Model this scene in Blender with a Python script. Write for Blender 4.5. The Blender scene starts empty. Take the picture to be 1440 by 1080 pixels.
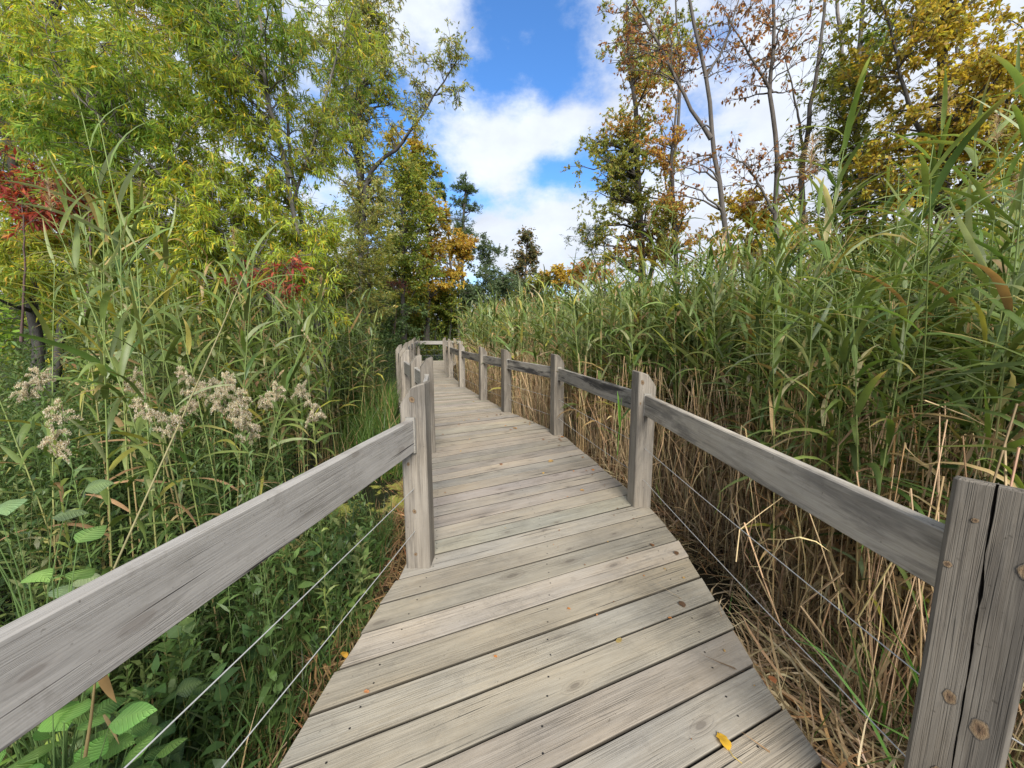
import bpy, math, random
import numpy as np
from mathutils import Vector

SC = bpy.context.scene
COL = SC.collection
R = math.radians
rng = np.random.default_rng(7)
random.seed(7)

# ------------------------------------------------------------------ camera geometry (used to turn measured photo points into world points)
FPX, TH, HC = 540.0, R(7.9), 1.42
CT, ST = math.cos(TH), math.sin(TH)
GZ = -0.40                                    # marsh ground level below the deck (deck top is z = 0)


def at(u, v, Y):
    xd = (u - 720) / FPX; yd = (v - 540) / FPX
    fw = CT - yd * ST; dn = yd * CT + ST
    s = Y / fw
    return (xd * s, Y, HC - dn * s)


def gat(u, v, z=0.0):
    xd = (u - 720) / FPX; yd = (v - 540) / FPX
    s = (HC - z) / (yd * CT + ST)
    return (xd * s, s * (CT - yd * ST), z)


def project(P):
    P = np.asarray(P, float)
    d = HC - P[..., 2]
    zc = P[..., 1] * CT + d * ST
    yc = d * CT - P[..., 1] * ST
    zc = np.where(zc < 0.05, 0.05, zc)
    return 720 + FPX * P[..., 0] / zc, 540 + FPX * yc / zc, zc


# ------------------------------------------------------------------ mesh helpers
class MB:
    """collects vertices, faces, a colour and a wood coordinate per vertex; build() links ONE mesh object"""
    def __init__(self):
        self.V = []; self.F = []; self.C = []; self.W = []; self.M = []; self.n = 0

    def add(self, V, faces, col=(.5, .5, .5), wc=None, mi=0):
        V = np.asarray(V, float).reshape(-1, 3); n = len(V)
        col = np.asarray(col, float)
        if col.ndim == 1: col = np.tile(col, (n, 1))
        if wc is None: wc = V
        self.V.append(V); self.C.append(col); self.W.append(np.asarray(wc, float).reshape(-1, 3))
        for f in (faces if isinstance(faces, list) else [faces]):
            f = np.asarray(f, np.int64)
            if f.size:
                self.F.append(f + self.n); self.M.append(np.full(len(f), mi, np.int32))
        self.n += n
        return self

    def mesh(self, name, mats, smooth=False):
        me = bpy.data.meshes.new(name)
        V = np.concatenate(self.V).astype(np.float32); C = np.concatenate(self.C); W = np.concatenate(self.W).astype(np.float32)
        loops = np.concatenate([f.ravel() for f in self.F]).astype(np.int32)
        tot = np.concatenate([np.full(len(f), f.shape[1], np.int32) for f in self.F])
        start = np.concatenate([[0], np.cumsum(tot)[:-1]]).astype(np.int32)
        me.vertices.add(len(V)); me.vertices.foreach_set('co', V.ravel())
        me.loops.add(len(loops)); me.loops.foreach_set('vertex_index', loops)
        me.polygons.add(len(tot)); me.polygons.foreach_set('loop_start', start); me.polygons.foreach_set('loop_total', tot)
        me.polygons.foreach_set('material_index', np.concatenate(self.M))
        me.polygons.foreach_set('use_smooth', np.full(len(tot), bool(smooth)))
        a = me.attributes.new('Col', 'FLOAT_COLOR', 'POINT')
        a.data.foreach_set('color', np.concatenate([C, np.ones((len(C), 1))], 1).astype(np.float32).ravel())
        b = me.attributes.new('wc', 'FLOAT_VECTOR', 'POINT'); b.data.foreach_set('vector', W.ravel())
        for m in (mats if isinstance(mats, (list, tuple)) else [mats]): me.materials.append(m)
        me.update(calc_edges=True); me.validate()
        return me

    def build(self, name, mats, parent=None, smooth=False):
        o = bpy.data.objects.new(name, self.mesh(name, mats, smooth)); COL.objects.link(o)
        if parent is not None: o.parent = parent
        return o


def tag(o, label=None, cat=None, group=None, kind=None):
    if label: o['label'] = label
    if cat: o['category'] = cat
    if group: o['group'] = group
    if kind: o['kind'] = kind
    return o


def empty(name, loc=(0, 0, 0), rz=0.0):
    o = bpy.data.objects.new(name, None); COL.objects.link(o)
    o.location = loc; o.rotation_euler = (0, 0, rz); o.empty_display_size = .1
    return o


def nrm(a):
    return a / np.maximum(np.linalg.norm(a, axis=-1, keepdims=True), 1e-9)


def ribbons(P, az, e0, droop, L, W, seg=4, prof=None, fold=None, roll=None, bend=None):
    """N curved blades: P base, az heading, e0 start elevation, droop total bend down, L length, W half width"""
    P = np.asarray(P, float); N = len(P)
    az, e0, droop, L, W = [np.broadcast_to(np.asarray(a, float), (N,)) for a in (az, e0, droop, L, W)]
    roll = np.zeros(N) if roll is None else np.broadcast_to(roll, (N,))
    bend = np.zeros(N) if bend is None else np.broadcast_to(bend, (N,))
    t = np.linspace(0, 1, seg + 1); tm = (t[1:] + t[:-1]) / 2
    em = e0[:, None] - droop[:, None] * tm; am = az[:, None] + bend[:, None] * tm
    d = np.stack([np.cos(em) * np.cos(am), np.cos(em) * np.sin(am), np.sin(em)], -1)
    pos = np.concatenate([P[:, None], P[:, None] + np.cumsum(d * (L / seg)[:, None, None], 1)], 1)
    dd = nrm(np.concatenate([d[:, :1], (d[:, 1:] + d[:, :-1]) / 2, d[:, -1:]], 1))
    at_ = az[:, None] + bend[:, None] * t
    side = np.stack([-np.sin(at_), np.cos(at_), np.zeros_like(at_)], -1)
    up = np.cross(dd, side)
    cr, sr = np.cos(roll)[:, None, None], np.sin(roll)[:, None, None]
    s2 = side * cr + up * sr; u2 = np.cross(dd, s2)
    if prof is None: prof = np.interp(t, [0, .12, .35, .7, 1], [.55, .9, 1, .62, .03])
    w = W[:, None, None] * np.asarray(prof)[None, :, None]
    k = seg + 1
    if fold is None:
        V = np.stack([pos - s2 * w, pos + s2 * w], 2).reshape(N, k * 2, 3)
        q = np.array([[2 * i, 2 * i + 1, 2 * i + 3, 2 * i + 2] for i in range(seg)])
        nv = 2 * k
    else:
        V = np.stack([pos - s2 * w - u2 * w * fold, pos, pos + s2 * w - u2 * w * fold], 2).reshape(N, k * 3, 3)
        q = np.array([[3 * i + j, 3 * i + j + 1, 3 * i + j + 4, 3 * i + j + 3] for i in range(seg) for j in (0, 1)])
        nv = 3 * k
    F = (q[None] + (np.arange(N) * nv)[:, None, None]).reshape(-1, 4)
    return V.reshape(-1, 3), F, nv


def tubes(P, Rr, sides=5):
    """N tubes through P (N,k,3) with radii Rr (N,k)"""
    P = np.asarray(P, float); N, k, _ = P.shape
    Rr = np.broadcast_to(np.asarray(Rr, float), (N, k))
    d = np.empty_like(P)
    d[:, 1:-1] = P[:, 2:] - P[:, :-2]; d[:, 0] = P[:, 1] - P[:, 0]; d[:, -1] = P[:, -1] - P[:, -2]
    d = nrm(d)
    ref = np.where(np.abs(d[..., 2:3]) > .9, np.array([1., 0, 0]), np.array([0, 0, 1.]))
    ref = np.broadcast_to(ref[:, :1], d.shape)
    a = nrm(np.cross(d, ref)); b = np.cross(d, a)
    th = np.arange(sides) * 2 * math.pi / sides
    V = P[:, :, None] + Rr[:, :, None, None] * (a[:, :, None] * np.cos(th)[:, None] + b[:, :, None] * np.sin(th)[:, None])
    q = np.array([[i * sides + j, i * sides + (j + 1) % sides, (i + 1) * sides + (j + 1) % sides, (i + 1) * sides + j]
                  for i in range(k - 1) for j in range(sides)])
    F = (q[None] + (np.arange(N) * k * sides)[:, None, None]).reshape(-1, 4)
    return V.reshape(-1, 3), F, k * sides


def smooth_noise(P, s, seed=0):
    g = np.random.default_rng(seed); P = np.asarray(P) * s; o = 0
    for i in range(6):
        k = g.normal(size=3) * (1 + .5 * i); o = o + np.sin(P @ k + g.uniform(0, 6.28)) / (1 + .35 * i)
    return o / 2.6


def pick(pal, N, g=None, w=None, jit=.16):
    g = g or rng
    pal = np.asarray(pal, float)
    i = g.choice(len(pal), N, p=None if w is None else np.asarray(w, float) / np.sum(w))
    c = pal[i] * (1 + g.normal(size=(N, 1)) * jit) * (1 + g.normal(size=(N, 3)) * .05)
    return np.clip(c, .004, .9)


# ------------------------------------------------------------------ materials
def mat(name):
    m = bpy.data.materials.new(name); m.use_nodes = True
    nt = m.node_tree; nt.nodes.clear()
    out = nt.nodes.new('ShaderNodeOutputMaterial')
    return m, nt, out


def N_(nt, t, **kw):
    n = nt.nodes.new(t)
    for k, v in kw.items():
        if k.startswith('i_'): n.inputs[k[2:].replace('_', ' ')].default_value = v
        else: setattr(n, k, v)
    return n


def leaf_mat(name, trans=.35, rough=.5, spec=.3, veins=0.0):
    m, nt, out = mat(name); L = nt.links.new
    at_ = N_(nt, 'ShaderNodeAttribute', attribute_name='Col')
    wc = N_(nt, 'ShaderNodeTexCoord')
    ns = N_(nt, 'ShaderNodeTexNoise'); ns.inputs['Scale'].default_value = 14; ns.inputs['Detail'].default_value = 3
    L(wc.outputs['Object'], ns.inputs['Vector'])
    mr = N_(nt, 'ShaderNodeMapRange'); mr.inputs['From Min'].default_value = .3; mr.inputs['From Max'].default_value = .7
    mr.inputs['To Min'].default_value = 1.08; mr.inputs['To Max'].default_value = 1.5
    L(ns.outputs['Fac'], mr.inputs['Value'])
    mx = N_(nt, 'ShaderNodeVectorMath', operation='SCALE'); L(at_.outputs['Color'], mx.inputs[0]); L(mr.outputs['Result'], mx.inputs['Scale'])
    p = N_(nt, 'ShaderNodeBsdfPrincipled')
    p.inputs['Roughness'].default_value = rough; p.inputs['Specular IOR Level'].default_value = spec
    if veins:                                # side veins running up from the midrib; wc = (along 0-1, across -1..1)
        wa = N_(nt, 'ShaderNodeAttribute', attribute_name='wc'); sx = N_(nt, 'ShaderNodeSeparateXYZ'); L(wa.outputs['Vector'], sx.inputs[0])

        def M_(op, a, b=None):
            n = N_(nt, 'ShaderNodeMath', operation=op)
            for i, x in enumerate((a, b)):
                if x is None: continue
                if isinstance(x, (int, float)): n.inputs[i].default_value = x
                else: L(x, n.inputs[i])
            return n.outputs[0]
        ph = M_('MULTIPLY', M_('SUBTRACT', sx.outputs[0], M_('MULTIPLY', M_('ABSOLUTE', sx.outputs[1]), .16)), 30)
        vn = M_('POWER', M_('ABSOLUTE', M_('SINE', ph)), 14)
        lift = M_('ADD', 1.0, M_('MULTIPLY', vn, .55))
        m2 = N_(nt, 'ShaderNodeVectorMath', operation='SCALE'); L(mx.outputs[0], m2.inputs[0]); L(lift, m2.inputs['Scale']); mx = m2
        bpv = N_(nt, 'ShaderNodeBump'); bpv.inputs['Strength'].default_value = .7; bpv.inputs['Distance'].default_value = .003; bpv.invert = True
        L(vn, bpv.inputs['Height']); L(bpv.outputs[0], p.inputs['Normal'])
    L(mx.outputs[0], p.inputs['Base Color'])
    tr = N_(nt, 'ShaderNodeBsdfTranslucent')
    mt = N_(nt, 'ShaderNodeVectorMath', operation='MULTIPLY'); L(mx.outputs[0], mt.inputs[0]); mt.inputs[1].default_value = (1.25, 1.2, .7)
    L(mt.outputs[0], tr.inputs['Color'])
    ms = N_(nt, 'ShaderNodeMixShader'); ms.inputs[0].default_value = trans
    L(p.outputs[0], ms.inputs[1]); L(tr.outputs[0], ms.inputs[2]); L(ms.outputs[0], out.inputs[0])
    return m


def bark_mat(name, scale=18):
    m, nt, out = mat(name); L = nt.links.new
    at_ = N_(nt, 'ShaderNodeAttribute', attribute_name='Col')
    tc = N_(nt, 'ShaderNodeTexCoord'); mp = N_(nt, 'ShaderNodeMapping'); mp.inputs['Scale'].default_value = (1, 1, .22)
    L(tc.outputs['Object'], mp.inputs['Vector'])
    ns = N_(nt, 'ShaderNodeTexNoise'); ns.inputs['Scale'].default_value = scale; ns.inputs['Detail'].default_value = 5; ns.inputs['Roughness'].default_value = .7
    L(mp.outputs[0], ns.inputs['Vector'])
    mr = N_(nt, 'ShaderNodeMapRange'); mr.inputs['From Min'].default_value = .3; mr.inputs['From Max'].default_value = .72
    mr.inputs['To Min'].default_value = .5; mr.inputs['To Max'].default_value = 1.35
    L(ns.outputs['Fac'], mr.inputs['Value'])
    mx = N_(nt, 'ShaderNodeVectorMath', operation='SCALE'); L(at_.outputs['Color'], mx.inputs[0]); L(mr.outputs['Result'], mx.inputs['Scale'])
    p = N_(nt, 'ShaderNodeBsdfPrincipled'); L(mx.outputs[0], p.inputs['Base Color']); p.inputs['Roughness'].default_value = .85
    bp = N_(nt, 'ShaderNodeBump'); bp.inputs['Strength'].default_value = .6; bp.inputs['Distance'].default_value = .02
    L(ns.outputs['Fac'], bp.inputs['Height']); L(bp.outputs[0], p.inputs['Normal']); L(p.outputs[0], out.inputs[0])
    return m


def wood_mat(name, dark_stain=0.0, knots=1.0, streak=1.0, warm=.5, knotcol=(.11, .085, .068), lev=.74, blotch=1.0):
    """weathered softwood; 'wc' = (along the grain, across, through) in metres with a random shift per piece"""
    m, nt, out = mat(name); L = nt.links.new
    wc = N_(nt, 'ShaderNodeAttribute', attribute_name='wc'); tint = N_(nt, 'ShaderNodeAttribute', attribute_name='Col')

    def noise(sc, scale=1.0, detail=4, rough=.6, dist=0.0, src=None):
        mp = N_(nt, 'ShaderNodeMapping'); mp.inputs['Scale'].default_value = sc
        L(src or wc.outputs['Vector'], mp.inputs['Vector'])
        n = N_(nt, 'ShaderNodeTexNoise'); n.inputs['Scale'].default_value = scale; n.inputs['Detail'].default_value = detail
        n.inputs['Roughness'].default_value = rough; n.inputs['Distortion'].default_value = dist
        L(mp.outputs[0], n.inputs['Vector'])
        return n.outputs['Fac']

    def mapr(v, a, b, c=0.0, d=1.0, smooth=False):
        r = N_(nt, 'ShaderNodeMapRange')
        if smooth: r.interpolation_type = 'SMOOTHSTEP'
        for k, x in (('From Min', a), ('From Max', b), ('To Min', c), ('To Max', d)): r.inputs[k].default_value = x
        L(v, r.inputs['Value']); return r.outputs['Result']

    def math_(op, a, b=None):
        n = N_(nt, 'ShaderNodeMath', operation=op)
        for i, x in enumerate((a, b)):
            if x is None: continue
            if isinstance(x, (int, float)): n.inputs[i].default_value = x
            else: L(x, n.inputs[i])
        return n.outputs[0]

    def mix(f, a, b, typ='MIX'):
        n = N_(nt, 'ShaderNodeMix', data_type='RGBA', blend_type=typ)
        if isinstance(f, (int, float)): n.inputs[0].default_value = f
        else: L(f, n.inputs[0])
        for i, x in ((6, a), (7, b)):
            if isinstance(x, tuple): n.inputs[i].default_value = (*x, 1)
            else: L(x, n.inputs[i])
        return n.outputs[2]
    # knots: sparse stretched cells
    mpk = N_(nt, 'ShaderNodeMapping'); mpk.inputs['Scale'].default_value = (2.1, 5.6, 5.6); L(wc.outputs['Vector'], mpk.inputs['Vector'])
    vk = N_(nt, 'ShaderNodeTexVoronoi', feature='F1', voronoi_dimensions='2D'); vk.inputs['Scale'].default_value = 1.0; L(mpk.outputs[0], vk.inputs['Vector'])
    sep = N_(nt, 'ShaderNodeSeparateColor'); L(vk.outputs['Color'], sep.inputs[0])
    has = mapr(sep.outputs[0], .45, .48)
    kd = vk.outputs['Distance']
    ksize = mapr(sep.outputs[1], 0, 1, .035, .085)
    krat = math_('DIVIDE', kd, ksize)
    kcore = math_('MULTIPLY', math_('MULTIPLY', mapr(krat, .75, 1.1, 1, 0, True), has), knots)
    khalo = math_('MULTIPLY', math_('MULTIPLY', mapr(krat, .9, 3.4, 1, 0, True), has), knots)
    # growth rings: bands across the board, warped around knots
    sx = N_(nt, 'ShaderNodeSeparateXYZ'); L(wc.outputs['Vector'], sx.inputs[0])
    warp = noise((.8, 5, 5), 1.0, 2, .5)
    cyc = math_('ADD', math_('MULTIPLY', math_('ADD', sx.outputs[1], math_('MULTIPLY', sx.outputs[2], .6)), 46),
                math_('ADD', math_('MULTIPLY', warp, 14), math_('MULTIPLY', khalo, 5)))
    ring = math_('ABSOLUTE', math_('SINE', cyc))
    ring = mapr(math_('POWER', ring, 6), 0, 1)
    fine = noise((5, 150, 150), 1.0, 3, .7)
    streaks = noise((2.0, 52, 52), 1.0, 5, .65, .3); smudge = noise((5, 13, 13), 1.0, 5, .75, .8)
    blot = noise((2.2, 7, 7), 1.0, 5, .7)
    stain = noise((.9, 2.6, 2.6), 1.0, 4, .6)
    crack = math_('MULTIPLY', mapr(noise((1.0, 62, 62), 1.0, 2, .5), .655, .70), mapr(noise((2.5, 9, 9), 1.0, 2), .42, .6))
    ln1 = noise((.55, 75, 75), 1.0, 2, .5); ln2 = noise((.9, 160, 160), 1.0, 2, .5)
    line = math_('MAXIMUM', mapr(math_('ABSOLUTE', math_('SUBTRACT', ln1, .5)), .004, .022, 1, 0), math_('MULTIPLY', mapr(math_('ABSOLUTE', math_('SUBTRACT', ln2, .52)), .004, .03, 1, 0), .7))
    line = math_('MULTIPLY', line, mapr(noise((1.8, 6, 6), 1.0, 3), .4, .62))
    speck = mapr(noise((60, 60, 60), 1.0, 2, .5), .70, .76)
    base = mix(mapr(stain, .35, .68), (.31 - .085 * blotch, .292 - .084 * blotch, .27 - .082 * blotch), (.31 + .06 * warm, .29 + .005 * warm, .262 - .06 * warm))
    base = mix(mapr(blot, .42, .75, 0, .55 * blotch), base, (.40, .37, .33))
    base = mix(math_('MULTIPLY', mapr(streaks, .5, .78), .5 * streak), base, (.13, .12, .11))
    base = mix(mapr(smudge, .56, .70, 0, .42), base, (.15, .138, .126))
    base = mix(math_('MULTIPLY', ring, .2 * streak), base, (.12, .105, .09))
    base = mix(mapr(fine, .3, .75, 0, .38), base, (.44, .42, .39))
    if dark_stain > 0:
        ds = noise((1.3, 11, 11), 1.0, 5, .7, .5)
        base = mix(math_('MULTIPLY', mapr(ds, .47, .60), dark_stain), base, (.03, .028, .03))
    base = mix(math_('MULTIPLY', line, .62), base, (.085, .075, .065))
    base = mix(math_('MULTIPLY', speck, .5), base, (.06, .05, .04))
    base = mix(math_('MULTIPLY', khalo, .36), base, (.15, .125, .105))
    base = mix(math_('MULTIPLY', kcore, .7), base, knotcol)
    base = mix(crack, base, (.025, .022, .02))
    base = mix(1.0, base, tint.outputs['Color'], 'MULTIPLY')
    base = mix(1.0, base, (lev * (1 + .05 * warm), lev, lev * (1 - .12 * warm)), 'MULTIPLY')
    tcd = N_(nt, 'ShaderNodeTexCoord'); dirt = noise((1, 1, 1), 1.7, 7, .72, .4, tcd.outputs['Object'])
    dirt2 = noise((1, 1, 1), 7.0, 6, .75, .6, tcd.outputs['Object'])
    base = mix(mapr(dirt, .52, .72, 0, .5), base, (.12, .108, .085))
    base = mix(mapr(dirt2, .57, .72, 0, .4), base, (.13, .115, .095))
    p = N_(nt, 'ShaderNodeBsdfPrincipled'); L(base, p.inputs['Base Color'])
    p.inputs['Roughness'].default_value = .78; p.inputs['Specular IOR Level'].default_value = .28
    h = math_('ADD', math_('MULTIPLY', fine, .35), math_('MULTIPLY', streaks, .6))
    h = math_('SUBTRACT', h, math_('MULTIPLY', crack, 1.4)); h = math_('SUBTRACT', h, math_('MULTIPLY', line, .7)); h = math_('SUBTRACT', h, math_('MULTIPLY', ring, .25))
    bp = N_(nt, 'ShaderNodeBump'); bp.inputs['Strength'].default_value = .55; bp.inputs['Distance'].default_value = .004
    L(h, bp.inputs['Height']); L(bp.outputs[0], p.inputs['Normal']); L(p.outputs[0], out.inputs[0])
    return m


def plain_mat(name, col, rough=.6, metal=0.0, nscale=30, amt=.25):
    m, nt, out = mat(name); L = nt.links.new
    tc = N_(nt, 'ShaderNodeTexCoord'); ns = N_(nt, 'ShaderNodeTexNoise'); ns.inputs['Scale'].default_value = nscale; ns.inputs['Detail'].default_value = 5
    L(tc.outputs['Object'], ns.inputs['Vector'])
    mr = N_(nt, 'ShaderNodeMapRange'); mr.inputs['To Min'].default_value = 1 - amt; mr.inputs['To Max'].default_value = 1 + amt; L(ns.outputs['Fac'], mr.inputs['Value'])
    sc = N_(nt, 'ShaderNodeVectorMath', operation='SCALE'); sc.inputs[0].default_value = col; L(mr.outputs['Result'], sc.inputs['Scale'])
    p = N_(nt, 'ShaderNodeBsdfPrincipled'); L(sc.outputs[0], p.inputs['Base Color']); p.inputs['Roughness'].default_value = rough; p.inputs['Metallic'].default_value = metal
    L(p.outputs[0], out.inputs[0]); return m


def ground_mat():
    m, nt, out = mat('marsh_mud'); L = nt.links.new
    tc = N_(nt, 'ShaderNodeTexCoord')
    a = N_(nt, 'ShaderNodeTexNoise'); a.inputs['Scale'].default_value = 1.3; a.inputs['Detail'].default_value = 8; a.inputs['Roughness'].default_value = .7
    b = N_(nt, 'ShaderNodeTexNoise'); b.inputs['Scale'].default_value = 22; b.inputs['Detail'].default_value = 6
    L(tc.outputs['Object'], a.inputs['Vector']); L(tc.outputs['Object'], b.inputs['Vector'])
    r = N_(nt, 'ShaderNodeValToRGB'); e = r.color_ramp.elements
    e[0].position = .35; e[0].color = (.018, .014, .009, 1); e[1].position = .7; e[1].color = (.07, .055, .03, 1)
    n = e.new(.52); n.color = (.035, .035, .014, 1)
    L(a.outputs['Fac'], r.inputs[0])
    mx = N_(nt, 'ShaderNodeMix', data_type='RGBA', blend_type='MULTIPLY'); mx.inputs[0].default_value = .7; L(r.outputs[0], mx.inputs[6]); L(b.outputs['Color'], mx.inputs[7])
    p = N_(nt, 'ShaderNodeBsdfPrincipled'); L(mx.outputs[2], p.inputs['Base Color']); p.inputs['Roughness'].default_value = .85
    bp = N_(nt, 'ShaderNodeBump'); bp.inputs['Strength'].default_value = .8; bp.inputs['Distance'].default_value = .05; L(b.outputs['Fac'], bp.inputs['Height']); L(bp.outputs[0], p.inputs['Normal'])
    L(p.outputs[0], out.inputs[0]); return m


def water_mat(name, lo):
    m, nt, out = mat(name); L = nt.links.new
    tc = N_(nt, 'ShaderNodeTexCoord')
    a = N_(nt, 'ShaderNodeTexNoise'); a.inputs['Scale'].default_value = 2.6; a.inputs['Detail'].default_value = 9; a.inputs['Roughness'].default_value = .72
    b = N_(nt, 'ShaderNodeTexVoronoi'); b.inputs['Scale'].default_value = 90
    L(tc.outputs['Object'], a.inputs['Vector']); L(tc.outputs['Object'], b.inputs['Vector'])
    r = N_(nt, 'ShaderNodeMapRange'); r.inputs['From Min'].default_value = lo; r.inputs['From Max'].default_value = lo + .04; L(a.outputs['Fac'], r.inputs['Value'])
    cr = N_(nt, 'ShaderNodeValToRGB'); e = cr.color_ramp.elements
    e[0].color = (.16, .17, .025, 1); e[1].color = (.30, .29, .06, 1); L(b.outputs['Distance'], cr.inputs[0])
    p1 = N_(nt, 'ShaderNodeBsdfPrincipled'); p1.inputs['Base Color'].default_value = (.012, .012, .009, 1); p1.inputs['Roughness'].default_value = .08
    p2 = N_(nt, 'ShaderNodeBsdfPrincipled'); L(cr.outputs[0], p2.inputs['Base Color']); p2.inputs['Roughness'].default_value = .6
    ms = N_(nt, 'ShaderNodeMixShader'); L(r.outputs[0], ms.inputs[0]); L(p1.outputs[0], ms.inputs[1]); L(p2.outputs[0], ms.inputs[2]); L(ms.outputs[0], out.inputs[0])
    return m


M_LEAF = leaf_mat('tree_leaf', .52, .55, .22)
M_BLADE = leaf_mat('reed_blade', .40, .42, .38)
M_STRAW = leaf_mat('dry_straw', .22, .7, .18)
M_HERB = leaf_mat('herb_leaf', .42, .45, .35)
M_BROAD = leaf_mat('broad_leaf', .35, .5, .3, veins=1.0)
M_FLUFF = leaf_mat('seed_fluff', .5, .9, .05)
M_BARK = bark_mat('tree_bark')
M_STEM = leaf_mat('stem_skin', .05, .55, .25)
M_DECK = wood_mat('deck_wood', 0, .9, .7, .68, (.13, .112, .098), .85)
M_RAIL = wood_mat('rail_wood', 0, .45, .5, .0, blotch=.35, lev=.90)
M_RAILD = wood_mat('stained_rail_wood', .95, .5, 1.1, .3, lev=.85); M_RAILM = wood_mat('weathered_rail_wood', .5, .6, 1.0, .4, lev=1.22)
M_POST = wood_mat('post_wood', .40, .0, 1.2, .5, lev=.84)
M_KNOT = bark_mat('knot_wood', 160)
M_CRACK = plain_mat('crack_dark', (.012, .011, .01), .9)
M_NAIL = plain_mat('nail_steel', (.03, .027, .025), .5, .6)
M_CABLE = plain_mat('galvanised_cable', (.42, .42, .41), .5, .35, 200, .2)
M_GROUND = ground_mat()
M_WATER = water_mat('pond_water', .5); M_PUDDLE = water_mat('dark_water', .70)

# ------------------------------------------------------------------ world, sun, camera
SUN_EL, SUN_AZ = R(37), R(168)          # azimuth clockwise from +Y (the camera looks along +Y): behind, a little right


def build_world():
    w = bpy.data.worlds.new('World'); SC.world = w; w.use_nodes = True
    nt = w.node_tree; nt.nodes.clear(); L = nt.links.new
    out = nt.nodes.new('ShaderNodeOutputWorld'); bg = nt.nodes.new('ShaderNodeBackground'); bg.inputs['Strength'].default_value = .12
    sky = nt.nodes.new('ShaderNodeTexSky'); sky.sky_type = 'NISHITA'; sky.sun_disc = False
    sky.sun_elevation = SUN_EL; sky.sun_rotation = SUN_AZ; sky.air_density = 1.0; sky.dust_density = .3; sky.ozone_density = 2.2
    tc = nt.nodes.new('ShaderNodeTexCoord')
    D = tc.outputs['Generated']

    def m_(op, a, b=None, c=None):
        n = nt.nodes.new('ShaderNodeMath'); n.operation = op
        for i, x in enumerate((a, b, c)):
            if x is None: continue
            if isinstance(x, (int, float)): n.inputs[i].default_value = x
            else: L(x, n.inputs[i])
        return n.outputs[0]

    def noise(scale, detail, rough, sc=(1, 1, 1.6), dist=.0, off=(0, 0, 0)):
        mp = nt.nodes.new('ShaderNodeMapping'); mp.inputs['Scale'].default_value = sc; mp.inputs['Location'].default_value = off; L(D, mp.inputs[0])
        n = nt.nodes.new('ShaderNodeTexNoise'); n.inputs['Scale'].default_value = scale; n.inputs['Detail'].default_value = detail
        n.inputs['Roughness'].default_value = rough; n.inputs['Distortion'].default_value = dist; L(mp.outputs[0], n.inputs['Vector']); return n.outputs['Fac']
    big = noise(3.2, 9, .58, off=(.3, .1, .7)); det = noise(9, 8, .6, off=(3, 1, 2))
    dens = m_('ADD', m_('MULTIPLY', big, .55), m_('MULTIPLY', det, .65))     # about 0.6 mean
    # the cloud banks of this sky: directions (as seen from the deck), angular size, weight
    blobs = [((540, -20), .26, .26, .22), ((625, 45), .09, .14, .16), ((685, 190), .14, .07, .22), ((740, 140), .06, .10, .12), ((640, 205), .10, .05, .12), ((700, 245), .09, .04, .14),
             ((760, 330), .36, .13, .36), ((875, 15), .20, .10, .24), ((860, 180), .12, .06, .12), ((1000, 270), .3, .14, .28), ((1100, 160), .14, .16, .14), ((1330, 150), .5, .5, .34), ((150, 200), .6, .6, .25),
             ((590, 225), .13, .11, -.32), ((830, 250), .12, .06, -.3), ((770, 245), .07, .03, -.15), ((790, 95), .11, .10, -.16), ((730, 30), .10, .18, -.2), ((1010, 130), .12, .16, -.16), ((668, 110), .07, .05, -.2), ((790, 185), .08, .06, .2), ((560, 130), .10, .07, -.15),
             ((1035, 245), .12, .06, -.2), ((690, 270), .05, .03, -.05)]
    blobs = [(Vector((at(u, v, 1.0)[0], 1.0, at(u, v, 1.0)[2] - HC)), sx, sz, w_) for (u, v), sx, sz, w_ in blobs]
    # unseen clouds to the sides, overhead and behind, added to whiten the ambient light
    blobs += [(Vector(d_), s_, s_, w_) for d_, s_, w_ in (((-1, .1, .5), .75, .45), ((1, .1, .5), .6, .42), ((0, -1, .6), .8, .35), ((.3, -.1, 1), .55, .28), ((-.5, -.3, 1), .45, .3))]
    for dv_, sx, sz, wgt in blobs:
        d = dv_.normalized()
        sub = nt.nodes.new('ShaderNodeVectorMath'); sub.operation = 'SUBTRACT'; L(D, sub.inputs[0]); sub.inputs[1].default_value = d
        dv = nt.nodes.new('ShaderNodeVectorMath'); dv.operation = 'DIVIDE'; L(sub.outputs[0], dv.inputs[0]); dv.inputs[1].default_value = (sx, max(sx, sz), sz)
        ln = nt.nodes.new('ShaderNodeVectorMath'); ln.operation = 'LENGTH'; L(dv.outputs[0], ln.inputs[0])
        g = m_('POWER', 2.718, m_('MULTIPLY', m_('MULTIPLY', ln.outputs['Value'], ln.outputs['Value']), -1.0))
        dens = m_('ADD', dens, m_('MULTIPLY', g, wgt))
    sxyz = nt.nodes.new('ShaderNodeSeparateXYZ'); L(D, sxyz.inputs[0])     # cloud decks close up towards the horizon
    hz = m_('POWER', 2.718, m_('MULTIPLY', m_('POWER', m_('DIVIDE', sxyz.outputs[2], .15), 2.0), -1.0))
    dens = m_('ADD', dens, m_('MULTIPLY', hz, .32))
    mr = nt.nodes.new('ShaderNodeMapRange'); mr.interpolation_type = 'SMOOTHSTEP'
    mr.inputs['From Min'].default_value = .74; mr.inputs['From Max'].default_value = 1.08; L(dens, mr.inputs['Value'])
    # cloud brightness: thick parts a little greyer below
    cr = nt.nodes.new('ShaderNodeMapRange'); cr.inputs['From Min'].default_value = .35; cr.inputs['From Max'].default_value = .7
    cr.inputs['To Min'].default_value = .86; cr.inputs['To Max'].default_value = 1.12; L(noise(5, 6, .55, off=(0, 0, .06)), cr.inputs['Value'])
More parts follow.
